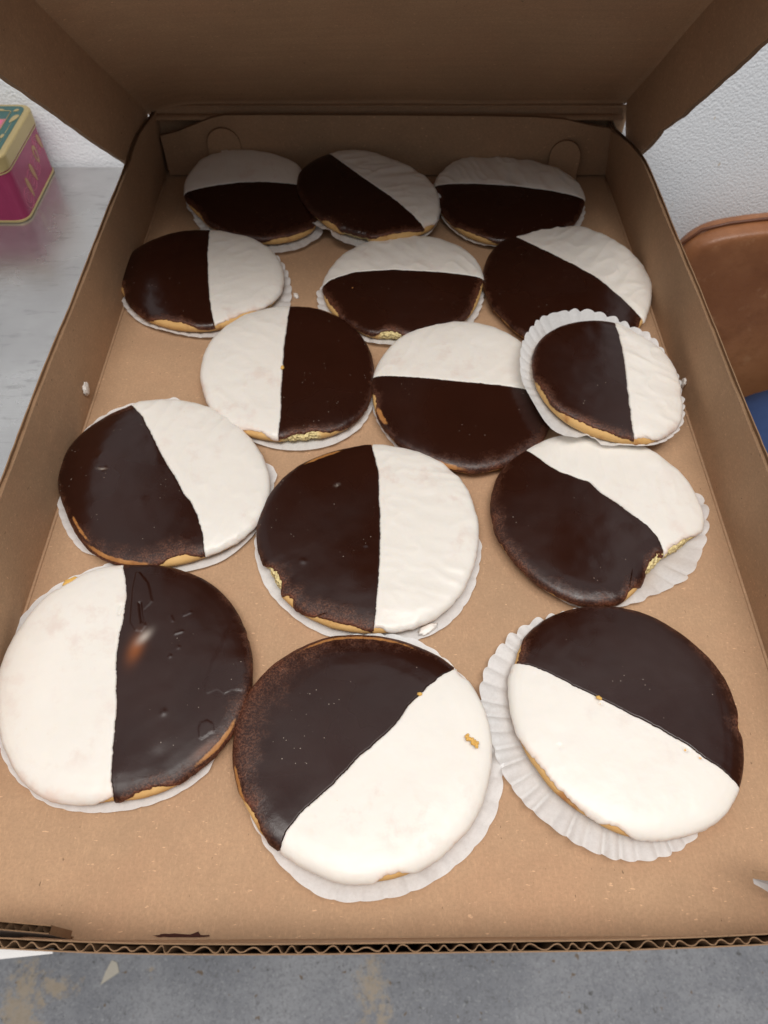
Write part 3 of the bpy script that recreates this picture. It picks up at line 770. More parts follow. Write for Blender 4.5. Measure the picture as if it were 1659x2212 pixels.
def cookie(c, label, bites=(), gaps=(), bands=(), dents=(), ridges=(), spots=(), patches=(), soft=(), wrk=0.0, thin_w=.012, thin_arc=(), wr=.00020, white_wr=.00028, rough=.0):
    n = c['n']
    tx, ty = c['tilt']
    e = empty('black_and_white_cookie', (c['c'][0], c['c'][1], c['z'] + .0012))
    nrm = Vector((-tx, -ty, 1)).normalized()
    e.rotation_mode = 'QUATERNION'
    e.rotation_quaternion = Vector((0, 0, 1)).rotation_difference(nrm)
    tag(e, label, 'cookie', 'black and white cookies in the cake box')
    Rt = np.array(c['R']) * 1e-4
    A = np.arange(64) * 2 * np.pi / 64
    def Rf(ph):
        return np.interp(ph % (2 * np.pi), np.r_[A, 2 * np.pi], np.r_[Rt, Rt[0]])
    Rm = Rt.mean()
    # --- body
    NA = 320
    ph = np.arange(NA) * 2 * np.pi / NA
    brk = np.zeros(NA)
    Rb = Rf(ph).copy()
    for b0, bw, depth in bites:
        wgt = np.clip(1 - (np.abs(wrapdiff(ph, R(b0))) / R(bw)), 0, 1)
        wgt = np.clip(wgt * 4, 0, 1)
        brk = np.maximum(brk, wgt)
        Rb -= wgt * (depth + np.array([.0011 * fbm(a * 14, n, 3) + .0008 * nz(a * 50, n, 5) for a in ph]))
    Rb *= np.array([1 + .0045 * nz(math.cos(a) * 5, math.sin(a) * 5, n) + .0035 * nz(math.cos(a) * 13, math.sin(a) * 13, n + 2) + .0016 * nz(math.cos(a) * 34, math.sin(a) * 34, n * 3) for a in ph])
    pb = np.r_[np.linspace(.05, .85, 8), np.linspace(.9, 1.2, 16), 1.3, 1.5, 1.8]
    V = [(0, 0, PZ[0])]
    BR = [0]
    for i in range(NA):
        s, z = prof(pb)
        for p, a_, b_ in zip(pb, s, z):
            rr = a_ * Rb[i]
            if brk[i] > 0 and p > .93:
                rr -= brk[i] * (.0006 + .0012 * fbm(ph[i] * 22, p * 20, n))
                b_ += brk[i] * .0008 * nz(ph[i] * 40, p * 30, n)
            V.append((rr * math.cos(ph[i]), rr * math.sin(ph[i]), b_))
            BR.append(brk[i] if p > .8 else 0)
    npb = len(pb)
    F = [tuple(x) for x in grid_faces(NA, npb, wrap=True, off=1)]
    F = [f[::-1] for f in F]
    for i in range(NA):
        F.append((0, 1 + i * npb, 1 + ((i + 1) % NA) * npb))
    F.append(tuple(1 + i * npb + npb - 1 for i in range(NA))[::-1])
    body = mesh('cake_base', V, F, M_CAKE, e, True, {'broken': BR})
    def Rbf(a):
        return np.interp(a % (2 * np.pi), np.r_[ph, 2 * np.pi], np.r_[Rb, Rb[0]])
    # --- chord between the two icings
    D = np.array(c['D'], float) * 1e-4
    seg = np.r_[0, np.cumsum(np.hypot(*np.diff(D, axis=0).T))]
    NU, NT_ = (300, 150) if n == 13 else (170, 72)
    tt = np.linspace(0, 1, NU)
    ch = np.c_[np.interp(tt * seg[-1], seg, D[:, 0]), np.interp(tt * seg[-1], seg, D[:, 1])]
    for _ in range(3):
        ch[1:-1] = (ch[:-2] + 2 * ch[1:-1] + ch[2:]) / 4
    dv = (ch[-1] - ch[0]) / np.hypot(*(ch[-1] - ch[0]))
    nv_ = np.array([-dv[1], dv[0]])
    wob = np.array([.00055 * nz(q * 16, n * 5) + .00035 * nz(q * 50, n * 5 + 2) + .0003 * nz(q * 110, n * 5 + 4) for q in tt])
    ch = ch + nv_ * wob[:, None]
    kside = np.sign(dv[0] * (c['k'][1] / 1e4 - ch[0][1]) - dv[1] * (c['k'][0] / 1e4 - ch[0][0]))
    def to_q(P):
        a = np.arctan2(P[:, 1], P[:, 0])
        s = np.hypot(P[:, 0], P[:, 1]) / Rbf(a)
        p = inv_s(np.minimum(s, .999))
        return np.c_[p * np.cos(a), p * np.sin(a)], a
    qc, ac = to_q(ch)
    fa, fb = math.atan2(*ch[0][::-1]), math.atan2(*ch[-1][::-1])
    for half in ('dark', 'white'):
        side = kside if half == 'dark' else -kside
        # rim runs from A to B on the wanted side
        if side > 0:
            span = -((fa - fb) % (2 * np.pi))
        else:
            span = (fb - fa) % (2 * np.pi)
        rph = fa + span * tt
        sd = 11 if half == 'dark' else 23
        def prim(a):
            a = np.asarray(a)
            base = np.array([1.048 + .028 * fbm(math.cos(x) * 5, math.sin(x) * 5, n * 3 + sd) + .020 * nz(math.cos(x) * 24, math.sin(x) * 24, n + sd) + .012 * nz(math.cos(x) * 60, math.sin(x) * 60, n + sd) for x in a.ravel()]).reshape(a.shape)
            for h, a0, w_, p_ in gaps:
                if h != half:
                    continue
                g = np.clip(1.25 * (1 - np.abs(wrapdiff(a, R(a0))) / R(w_)), 0, 1)
                g = g * g * (3 - 2 * g)
                p_ = 1 - (1 - p_) * .72
                jit = np.array([.016 * nz(math.cos(x) * 30, math.sin(x) * 30, n + 40) + .010 * nz(math.cos(x) * 75, math.sin(x) * 75, n + 41) for x in a.ravel()]).reshape(a.shape)
                base = base * (1 - g) + (p_ + jit) * g
            return np.clip(base, .7, 1.12)
        pr = prim(rph)
        qr = np.c_[pr * np.cos(rph), pr * np.sin(rph)]
        q0 = qc.copy()
        q0[0], q0[-1] = qr[0], qr[-1]
        # nonuniform t: dense near both edges
        t = np.linspace(0, 1, NT_)
        t = .5 - .5 * np.cos(np.pi * t)
        t = .65 * t + .35 * np.linspace(0, 1, NT_)
        Q = q0[:, None, :] * (1 - t)[None, :, None] + qr[:, None, :] * t[None, :, None]
        P_ = np.hypot(Q[..., 0], Q[..., 1])
        PH = np.arctan2(Q[..., 1], Q[..., 0])
        ss, zz = prof(P_)
        RB = Rbf(PH)
        X, Y = ss * RB * np.cos(PH), ss * RB * np.sin(PH)
        nr, nzv = prof_n(P_, Rm)
        flat = np.c_[X.ravel(), Y.ravel()]
        dch = np.full(len(flat), 9.0)
        for q in range(0, NU, 1):
            np.minimum(dch, (flat[:, 0] - ch[q, 0]) ** 2 + (flat[:, 1] - ch[q, 1]) ** 2, out=dch)
        dch = np.sqrt(dch).reshape(X.shape)
        grid = np.linspace(-np.pi, np.pi, 721)
        pg = prim(grid)
        drim = (np.interp(PH, grid, pg) - P_) * Rm
        T, wc, wrim = (.0012, .0008, .0017) if half == 'dark' else (.0013, .0012, .0021)
        bead = lambda x: np.sqrt(np.maximum(0, 1 - (1 - np.clip(x, 0, 1)) ** 2))
        th = T * bead(np.maximum(drim, 0) / wrim) * (.15 + .85 * bead(dch / wc))
        amp = wr if half == 'dark' else white_wr
        und = np.array([noise.noise(Vector((x * 38, y * 38, n * 2.3 + sd))) + .4 * noise.noise(Vector((x * 110, y * 110, n + sd))) for x, y in flat]).reshape(X.shape)
        th = th + amp * und * np.clip(drim / .006, 0, 1) * np.clip(dch / .004, 0, 1)
        if half == 'white' and wrk:
            ca, sa = math.cos(n * 1.7), math.sin(n * 1.7)
            rg = np.array([1 - abs(noise.noise(Vector(((x * ca + y * sa) * 34 + .6 * noise.noise(Vector((x * 60, y * 60, n)))
                           , (y * ca - x * sa) * 85, n * 1.1)))) * 2.2 for x, y in flat]).reshape(X.shape)
            th = th + wrk * rg * np.clip(drim / .005, 0, 1) * np.clip(dch / .005, 0, 1)
        thin = np.zeros_like(X)
        tw = np.full(X.shape, thin_w if half == 'dark' else thin_w * .6)
        for h, a0, w_, v_ in thin_arc:
            if h == half:
                g = np.clip(1.3 * (1 - np.abs(wrapdiff(PH, R(a0))) / R(w_)), 0, 1)
                tw = tw + g * v_
        thin = np.clip(1 - drim / tw, 0, 1)
        peel = np.zeros_like(X)
        for h, a0, w_, p_, pw in bands:
            if h == half:
                g = np.clip(1.5 * (1 - np.abs(wrapdiff(PH, R(a0))) / R(w_)), 0, 1)
                peel = np.maximum(peel, g * np.exp(-((P_ - p_) / pw) ** 2))
        for h, x_, y_, r1, r2, an in spots:
            if h == half:
                dx, dy = X - x_, Y - y_
                u_, v_ = dx * math.cos(an) + dy * math.sin(an), -dx * math.sin(an) + dy * math.cos(an)
                peel = np.maximum(peel, np.exp(-((u_ / r1) ** 2 + (v_ / r2) ** 2) ** 1.5))
        for h, x_, y_, r_, d_ in dents:
            if h == half:
                th = th + d_ * np.exp(-(((X - x_) ** 2 + (Y - y_) ** 2) / r_ ** 2))
        for h, pts, w_, d_ in ridges:
            if h == half:
                pts = np.array(pts)
                sg = np.r_[0, np.cumsum(np.hypot(*np.diff(pts, axis=0).T))]
                m_ = np.linspace(0, sg[-1], 60)
                pp = np.c_[np.interp(m_, sg, pts[:, 0]), np.interp(m_, sg, pts[:, 1])]
                dd = np.full(X.shape, 9.0)
                for q in pp:
                    np.minimum(dd, (X - q[0]) ** 2 + (Y - q[1]) ** 2, out=dd)
                th = th + d_ * np.exp(-dd / w_ ** 2)
        for h, pts, d_, sw in patches:
            if h == half:
                pp = np.array(pts, float)
                ins = np.zeros(X.shape, bool)
                dd = np.full(X.shape, 9.0)
                jx = X + .0006 * und
                jy = Y - .0006 * und
                for a_, b_ in zip(pp, np.roll(pp, -1, 0)):
                    cond = ((a_[1] > jy) != (b_[1] > jy)) & (jx < (b_[0] - a_[0]) * (jy - a_[1]) / (b_[1] - a_[1] + 1e-12) + a_[0])
                    ins ^= cond
                    ab = b_ - a_
                    t_ = np.clip(((jx - a_[0]) * ab[0] + (jy - a_[1]) * ab[1]) / (ab @ ab), 0, 1)
                    np.minimum(dd, np.hypot(jx - a_[0] - t_ * ab[0], jy - a_[1] - t_ * ab[1]), out=dd)
                sdist = np.where(ins, dd, -dd)
                g = np.clip(sdist / sw * .5 + .5, 0, 1)
                th = th + d_ * g * g * (3 - 2 * g)
        wet, pale = np.zeros_like(X), np.zeros_like(X)
        for kind, x_, y_, r1, r2, an, v_ in soft:
            if half == 'dark':
                dx, dy = X - x_, Y - y_
                u_, w2 = dx * math.cos(an) + dy * math.sin(an), -dx * math.sin(an) + dy * math.cos(an)
                g = v_ * np.exp(-((u_ / r1) ** 2 + (w2 / r2) ** 2))
                if kind == 'wet':
                    wet = np.maximum(wet, g)
                else:
                    pale = np.maximum(pale, g)
        th[:, -1] = -.0004
        th = np.where(drim <= 0, -.0004, th)
        XX = X + nr * th * np.cos(PH)
        YY = Y + nr * th * np.sin(PH)
        ZZ = zz + nzv * th
        F = grid_faces(NU, NT_, flip=(span > 0))
        mesh('chocolate_icing' if half == 'dark' else 'vanilla_icing', np.c_[XX.ravel(), YY.ravel(), ZZ.ravel()], F,
             M_DARK if half == 'dark' else M_WHITE, e, True, {'thin': thin.ravel(), 'peel': peel.ravel(), 'wet': wet.ravel(), 'pale': pale.ravel()})
    e['_R'] = 0
    del e['_R']
    return e, Rbf

def liner(c, Rbf, label, flutes=44, amp=.0012, lift=.006, grease=0.0, tilt=True, dz=0.0):
    n = c['n']
    L = np.array(c['L']) * 1e-4
    A = np.arange(64) * 2 * np.pi / 64
    e_loc = (c['c'][0], c['c'][1], c['z'] + .0004 + dz)
    NA, NR = flutes * 8, 22
    ph = np.arange(NA) * 2 * np.pi / NA
    RL = np.interp(ph, np.r_[A, 2 * np.pi], np.r_[L, L[0]])
    RC = Rbf(ph)
    V, G = [], []
    for i, a in enumerate(ph):
        loc = .8 + .9 * nz(math.cos(a) * 5, math.sin(a) * 5, n)
        fa = a * flutes + 1.2 * nz(math.cos(a) * 5, math.sin(a) * 5, n + 3)
        tri = 2 * abs(math.sin(fa / 2)) ** .75 - 1.15
        lf = lift * (.75 + .7 * nz(math.cos(a) * 1.7, math.sin(a) * 1.7, n + 9))
        for j in range(NR):
            q = j / (NR - 1)
            f0 = .70
            rho = f0 * q / .35 if q < .35 else f0 + (1 - f0) * (q - .35) / .65
            g = max(0, (rho - f0) / (1 - f0))
            r = rho * RL[i]
            z = .0001 + lf * (g ** 1.4) + amp * loc * tri * g
            r *= 1 + .013 * min(1.3, amp / .0013) * (.5 if n == 14 else 1) * loc * tri * g ** 2
            s = r / RC[i]
            if s < 1.0:     # stays under the cake
                s_ = max(s, .85)
                zb = float(np.interp(-s_, -PS[420:], PZ[420:])) + .0008
                z = min(z, zb - .0009)
            z = max(z, .00005)
            V.append((r * math.cos(a), r * math.sin(a), z))
            G.append(grease * min(1, max(0, (1.3 - q)) * (.6 + .8 * nz(math.cos(a) * 3 + q, math.sin(a) * 3, n))))
    o = mesh('paper_liner', V, grid_faces(NA, NR, wrap=True, flip=True), M_PAPER, None, True, {'grease': G})
    o.location = e_loc
    if tilt:
        tx, ty = c['tilt']
        o.rotation_mode = 'QUATERNION'
        o.rotation_quaternion = Vector((0, 0, 1)).rotation_difference(Vector((-tx, -ty, 1)).normalized())
    tag(o, label, 'paper liner', 'fluted paper liners under the cookies')
    return o

CK = {c['n']: c for c in COOKIES}
# angles: degrees in the cookie's own plane, 0 = right, 90 = away from the viewer, -90 = towards the viewer
SPEC = {
 1: dict(wrk=0.0004, label='shadowed back row cookie in the left corner, white half behind its dark half', gaps=[('dark', -55, 30, .975), ('dark', -150, 25, .98)]),
 2: dict(wrk=0.0009, label='back row cookie between its two neighbours, slanting split with white on the right', gaps=[('dark', -65, 28, .93), ('dark', -125, 16, .96), ('white', -40, 10, .97)], bites=[(-100, 14, .0025)]),
 3: dict(wrk=.0014, label='shadowed back row cookie at the right, crinkled white half behind its dark half', gaps=[('dark', -125, 25, .985), ('dark', 178, 18, .97)], white_wr=.0005),
 4: dict(wrk=0.0004, label='cookie by the left wall, dark left half and upright split, golden edge showing at front', gaps=[('dark', -100, 26, .93), ('white', -55, 28, .95), ('dark', 195, 16, .96)]),
 5: dict(wrk=0.0008, label='cookie in the second row centre with broken pale crumb at its front edge', gaps=[('dark', -100, 15, .945), ('dark', -15, 32, .965), ('dark', 205, 25, .97)], bites=[(-98, 11, .0015)], white_wr=.0003, spots=[('dark', -.045, -.012, .0012, .001, 0)]),
 6: dict(wrk=0.001, label='second row cookie partly covered by the tilted paper liner, large dark half at left', gaps=[('white', -50, 8, .95), ('dark', -42, 12, .96)], white_wr=.0005, dents=[('dark', -.055, -.05, .012, -.0006)]),
 7: dict(wrk=0.0005, label='third row left cookie with white left half, touching the cookie with level split', gaps=[('white', -105, 14, .95), ('dark', -74, 22, .95)], bites=[(-78, 12, .0006)], bands=[('dark', 75, 26, .985, .02)], thin_arc=[('white', 215, 40, .012)]),
 8: dict(wrk=0.0004, label='third row cookie with level split, white half partly under the raised paper liner', gaps=[('dark', 190, 13, .955), ('white', 175, 6, .97)], bands=[('dark', -105, 20, 1.0, .03), ('dark', 205, 12, .97, .03)], thin_arc=[('dark', -70, 60, .010)]),
 9: dict(wrk=0.0009, label='smaller cookie resting tilted in a raised liner against the right wall', gaps=[('dark', -112, 45, .94), ('dark', 200, 20, .99), ('white', -75, 12, .95)], wr=.0004, white_wr=.0004),
 10: dict(wrk=0.0006, label='cookie near the left wall with dark left half, pinhole and slanting split', gaps=[('dark', 120, 20, .985), ('dark', -72, 14, .93), ('white', -66, 7, .94)], bands=[('dark', -105, 30, .985, .022), ('dark', -135, 18, .955, .016)], thin_arc=[('dark', -95, 60, .016)], wr=.0003,
      soft=[('pale', -.0426, .0028, .0024, .0008, 0, .8)], dents=[('dark', -.0426, .0036, .0022, -.0010), ('dark', -.0465, .0149, .003, .0006), ('dark', -.010, -.025, .004, .0007), ('dark', -.022, -.020, .006, -.0006)]),
 11: dict(wrk=0.0007, label='middle cookie with upright split, dark left half and smooth white right half', gaps=[('dark', 213, 13, .93), ('dark', 228, 6, .95), ('dark', -104, 24, .955), ('white', -86, 10, .97)], bites=[(212, 10, .002)], bands=[('dark', 118, 18, .955, .025)], thin_arc=[('dark', -110, 45, .014)], wr=.0005,
      soft=[('pale', -.0215, .0338, .0016, .0007, .6, .6)], dents=[('dark', -.0215, .0344, .0016, -.0009), ('dark', -.0205, .036, .0012, .0006), ('dark', -.0411, -.0279, .0016, .0009), ('dark', -.0007, -.0162, .0012, .0007), ('dark', -.012, -.036, .010, .0007), ('white', .034, -.037, .008, -.0006), ('white', .037, -.058, .006, .0006)], white_wr=.0004),
 12: dict(wrk=0.0005, label='cookie with a broken right edge showing crumb above a flattened greasy liner', gaps=[('dark', -52, 22, .90), ('white', -30, 20, .93), ('dark', -80, 8, .95)], bites=[(-42, 30, .0025)], thin_arc=[('dark', 200, 60, .008), ('dark', -100, 30, .008)], wr=.00035,
      dents=[('dark', .030, -.020, .012, .0009), ('dark', .022, -.035, .010, -.0007), ('dark', .042, -.012, .008, -.0006)]),
 13: dict(wrk=.0001, label='front left cookie with white left half and scarred dark half with a peeled patch', gaps=[('dark', -68, 14, .955), ('white', -80, 12, .97), ('white', 130, 12, .97)], wr=.0003, white_wr=.0003,
      bands=[('dark', -35, 18, .975, .02)], thin_arc=[('dark', -30, 40, .010), ('white', -100, 40, .014)],
      soft=[('wet', .0050, .0130, .0085, .0042, 1.45, .75), ('wet', .054, -.046, .008, .002, .75, .3), ('pale', .0085, .0205, .0050, .0026, .9, .75)],  # the pale entry is the glossy patch's white sheen, put into the icing colour
      dents=[('dark', .0070, .017, .0085, -.0007), ('dark', .0287, -.0261, .0018, .0006), ('dark', .0265, .0078, .0010, .0006), ('dark', .0305, .0135, .0010, .0005), ('dark', -.001, -.036, .005, .0005), ('dark', .030, -.05, .005, -.0005)],
      patches=[('dark', [(.0598, .0319), (.0556, .0165), (.0517, .0029), (.0502, -.0057), (.0498, -.0122), (.0515, -.015), (.0547, -.0133), (.0572, -.0122), (.0611, -.015), (.0653, -.0122), (.0725, -.0119), (.0776, -.0069), (.0754, .0135), (.0687, .0287)], .00032, .0008),
               ('dark', [(.0494, -.0349), (.0507, -.04), (.0526, -.0408), (.0556, -.0382), (.0585, -.0364), (.0574, -.0322), (.0537, -.0304), (.0503, -.0317)], .00042, .0006),
               ('dark', [(-.0050, .0512), (-.0015, .03), (.0024, .0247), (.0065, .0238), (.0086, .0278), (.0057, .0322), (.0051, .0382), (.0091, .0446), (.0037, .0579), (-.0039, .0664), (-.0060, .0664)], .0005, .0008),
               ('dark', [(.0010, .0435), (.0024, .0435), (.0046, .0366), (.0066, .0300), (.0050, .0296), (.0030, .0366)], -.0011, .0010)],
      ridges=[('dark', [(.030, .0350), (.034, .037)], .0007, .0006), ('dark', [(.027, .0225), (.031, .0240)], .0007, .0007), ('dark', [(.0225, .034), (.024, .031)], .0007, .0005), ('white', [(-.0095, .0414), (-.0098, .036)], .0012, -.0011)]),
 14: dict(wrk=.0001, label='front centre cookie with diagonal split and a gold crumb on its white half', gaps=[('white', -76, 11, .965), ('dark', 212, 16, .965), ('white', 36, 5, .98)], bands=[('dark', 95, 50, .955, .016), ('dark', 200, 20, .99, .02)], thin_arc=[('dark', 165, 50, .030), ('dark', 105, 55, .016)]),
 15: dict(wrk=.0001, label='front right cookie on a wide fluted liner, white half facing the viewer', gaps=[('white', 218, 35, .965), ('white', -105, 10, .965), ('dark', 150, 16, .975), ('dark', -8, 9, .97)], wr=.0004,
      thin_arc=[('dark', 20, 40, .006)], spots=[('white', .0278, -.0232, .0012, .0009, 1), ('white', .0350, -.0274, .0010, .0008, 0)], dents=[('white', -.0407, -.0211, .0012, -.0007), ('white', -.0145, .0030, .0012, -.0016), ('white', .0278, -.0232, .0012, -.0018), ('white', .0350, -.0274, .0010, -.0016)]),
}
LN = {
 1: ('fluted white paper liner below the back left cookie', dict(lift=.006)),
 2: ('fluted white paper liner below the back row centre cookie, over its neighbour', dict(lift=.007)),
 3: ('fluted white paper liner below the back right cookie', dict(lift=.006)),
 4: ('white paper liner showing pleats right of the second row left cookie', dict(lift=.005)),
 5: ('white paper liner below the cookie with the broken front edge', dict(lift=.006)),
 7: ('white paper liner peeking out in front of the third row left cookie', dict(lift=.004)),
 8: ('thin sliver of white paper liner left of the third row cookie with level split', dict(lift=.002)),
 9: ('raised white paper liner cupping the tilted small cookie at the right wall', dict(lift=.010, amp=.0012, flutes=46)),
 10: ('white paper liner peeking out left of the pinholed cookie by the left wall', dict(lift=.003, amp=.0005)),
 11: ('smooth white paper liner rim below the middle cookie', dict(lift=.003, amp=.0006)),
 12: ('flattened greasy translucent paper liner beside the broken cookie', dict(lift=.0045, amp=.0016, grease=1.0, flutes=36)),
 13: ('white paper liner curving around the front left cookie', dict(lift=.003, amp=.0005)),
 14: ('white paper liner with soft pleats around the front centre cookie', dict(lift=.0055, amp=.0014, flutes=36)),
 15: ('deeply pleated white paper liner spread left of the front right cookie', dict(lift=.0075, amp=.0030, flutes=50)),
}
for k, sp in SPEC.items():
    e, Rbf = cookie(CK[k], **sp)
    if k in LN:
        liner(CK[k], Rbf, LN[k][0], **LN[k][1])

# ------------------------------------------------------------------ tin at the left
tin = tag(empty('tin', (-.4075, .700, -.005)), 'magenta tin with gold rimmed teal lid standing on the steel table', 'tin')
x0, x1, y0, y1 = -.0505, .0505, -.052, .052
def slab(poly, z0, z1):
    m = MB()
    m.prism([(x, y, z0) for x, y in poly], (0, 0, z1 - z0))
    return m
slab(rounded(x0, y0, x1, y1, .012), .0025, .052).build('tin_body', M_MAGENTA, tin, smooth=False)
slab(rounded(x0 - .0009, y0 - .0009, x1 + .0009, y1 + .0009, .0125), .0004, .0028).build('base_rim', M_GOLD, tin, bevel=.0008)
slab(rounded(x0 - .0006, y0 - .0006, x1 + .0006, y1 + .0006, .0122), .0490, .0502).build('neck_rim', M_GOLD, tin, bevel=.0004)
ld = slab(rounded(x0 - .0012, y0 - .0012, x1 + .0012, y1 + .0012, .013), .0508, .0655).build('tin_lid', M_GOLD, tin, bevel=.0022, seg=3)
slab(rounded(x0 + .0045, y0 + .0045, x1 - .0045, y1 - .0045, .008), .0650, .0658).build('lid_print', M_TEAL, ld)
def frame(poly, r, z, name, mat, par):
    m = MB()
    m.tube([(x, y, z) for x, y in poly + poly[:1]], r, 6)
    return m.build(name, mat, par, smooth=True)
frame(rounded(x0 + .016, y0 + .016, x1 - .016, y1 - .014, .003), .0005, .0659, 'print_border', M_GOLD, ld)
slab(rounded(x0 + .012, -.004, x1 - .0165, .021, .0005, 2), .0658, .0661).build('label_panel', M_PINK, ld)
frame(rounded(x0 + .013, -.003, x1 - .0175, .020, .0005, 2), .0003, .0661, 'label_border', M_GOLD, ld)
# lettering on the lid label, cut by the edge of the picture
cu = bpy.data.curves.new('lettering', 'FONT')
cu.body = 'S'
cu.size = .025
cu.extrude = .0002
cu.align_x, cu.align_y = 'CENTER', 'CENTER'
tmp = bpy.data.objects.new('lettering', cu)
me = bpy.data.meshes.new_from_object(tmp)
bpy.data.objects.remove(tmp)
me.materials.clear()
me.materials.append(M_TEAL)
lt = bpy.data.objects.new('lettering', me)
COL.objects.link(lt)
lt.parent = ld
lt.location = (.0135, .0085, .0664)
def leaf(cx, cy, L, w, ang, z, name, mat, par, hole=0.0, plane='z', thick=.0004):
    P = []
    for k in range(20):
        a = 2 * math.pi * k / 20
        u, v = L / 2 * math.cos(a), w / 2 * math.sin(a) * (1 + .35 * math.cos(a))
        P.append((cx + u * math.cos(ang) - v * math.sin(ang), cy + u * math.sin(ang) + v * math.cos(ang)))
    m = MB()
    if plane == 'z':
        m.prism([(x, y, z) for x, y in P], (0, 0, thick))
    else:
        m.prism([(z, x, y) for x, y in P], (thick, 0, 0))
    return m.build(name, mat, par)
for cx, cy, L, w, a in ((.0415, .022, .016, .0055, R(75)), (.0405, -.012, .008, .003, R(90)), (.016, .0395, .022, .004, 0), (-.012, .0395, .020, .004, 0), (.039, .0385, .006, .004, R(45)), (.018, .0275, .010, .004, R(10))):
    leaf(cx, cy, L, w, a, .0658, 'scroll_motif', M_GOLD, ld)
m = MB()
m.tube([(.0415, y, .0659) for y in (-.034, -.018)], .0003, 6)
m.tube([(.0415, y, .0659) for y in (-.006, .014)], .0003, 6)
m.build('print_line', M_GOLD, ld, smooth=True)
# gold motifs and faint outlines on the right side
for cy, cz, L, w, a in ((-.020, .019, .022, .006, R(100)), (-.001, .024, .020, .006, R(104)), (.019, .032, .018, .009, R(95)), (.037, .036, .016, .006, R(105))):
    leaf(cy, cz, L, w, a, x1 - .0001, 'gold_motif', M_MOTIF, tin, plane='x')
    if L == .018:
        leaf(cy, cz, L * .55, w * .4, a, x1 + .0002, 'gold_motif', M_MAGENTA, tin, plane='x')
for cy, cz, r_ in ((-.030, .014, .009), (-.010, .021, .009), (.009, .026, .009), (.028, .036, .008)):
    m = MB()
    for rr in (r_, r_ * .5):
        m.tube([(x1 + .0001, cy + rr * math.cos(R(a)), cz + rr * 1.1 * math.sin(R(a))) for a in range(0, 361, 20)], .00022, 5)
    m.build('ring_outline', M_MOTIF_LINE, tin, smooth=True)

# ------------------------------------------------------------------ chair and bag at the right
ch = tag(empty('leather_chair', (.60, .50, -.9)), 'brown leather chair with rounded stitched backrest beside the table', 'chair')
def pad(name, outline, thick, axis, puff, mat, par, bev):
    """soft slab: outline in a plane, thickness along axis, edges rounded"""
    N = len(outline)
    P = np.array(outline)
    cen = P.mean(0)
    rings = []
    for k, ins in ((0, .22), (.25, .06), (.5, 0), (.75, .0), (1, .02)):
        rings.append((k, ins))
    V, F = [], []
    prof_ = [(0, 1.0, .0), (0, .6, .0), (.0, .90, .02), (.02, .96, .06), (.10, .99, .2), (.30, 1, .5), (.70, 1, .8), (.92, .985, .95), (1, .95, 1), (1, .5, 1)]
    for d, s, _ in prof_[1:]:
        bul = puff * (1 - min(1, s)) if d < .05 else 0
        for p in P:
            q = cen + (p - cen) * s
            V.append((q[0], q[1], d * thick - bul))
    n = len(prof_) - 1
    for i in range(n - 1):
        for j in range(N):
            a, b = i * N + j, i * N + (j + 1) % N
            F.append((a, b, b + N, a + N))
    F.append(tuple(range(N))[::-1])
    F.append(tuple((n - 1) * N + j for j in range(N)))
    if axis == 'y':
        V = [(x, z, y) for x, y, z in V]
    o = mesh(name, V, F, mat, par, True)
    bm = bmesh.new()
    bm.from_mesh(o.data)
    bmesh.ops.recalc_face_normals(bm, faces=bm.faces)
    bm.to_mesh(o.data)
    bm.free()
    s = o.modifiers.new('sub', 'SUBSURF')
    s.levels = s.render_levels = 2
    return o
# backrest: outline in x,z; front face towards -y
zt, zb, xl, xr = -.045, -.47, .326, .80
ol = [(xl + .006, zb), (xr - .006, zb), (xr, (zt + zb) / 2)] + [(xr - .05 + .05 * math.cos(R(a)), zt - .055 + .05 * math.sin(R(a))) for a in (0, 30, 60, 90)] + \
     [(.62, zt + .012), (.50, zt + .006), (.42, zt - .002), (.385, zt - .007), (.357, zt - .015), (.340, zt - .034), (.332, zt - .065), (.327, zt - .12), (xl, (zt + zb) / 2)]
b = pad('backrest', [(x, z) for x, z in ol], .042, 'y', .012, M_LEATHER, None, 0)
b.location = (0, .698, 0)
rel2 = lambda o: rel(o, ch)
rel2(b)
m = MB()
m.tube([(x, .7185, z + .0015) for x, z in ol[2:]], .0019, 8)
sd = m.build('seam_piping', plain('leather_piping', (.13, .040, .014), .45), None, smooth=True)
rel2(sd)
s_ = pad('seat', [(.325, .27), (.79, .27), (.80, .45), (.79, .69), (.335, .69), (.32, .45)], .06, 'z', .01, M_LEATHER, None, 0)
s_.location = (0, 0, -.50)
rel2(s_)
for x in (.36, .76):
    for y in (.31, .66):
        m = MB()
        m.tube([(x, y, -.9), (x, y, -.495)], .013, 10)
        rel2(m.build('leg', M_IRON, None, smooth=True))

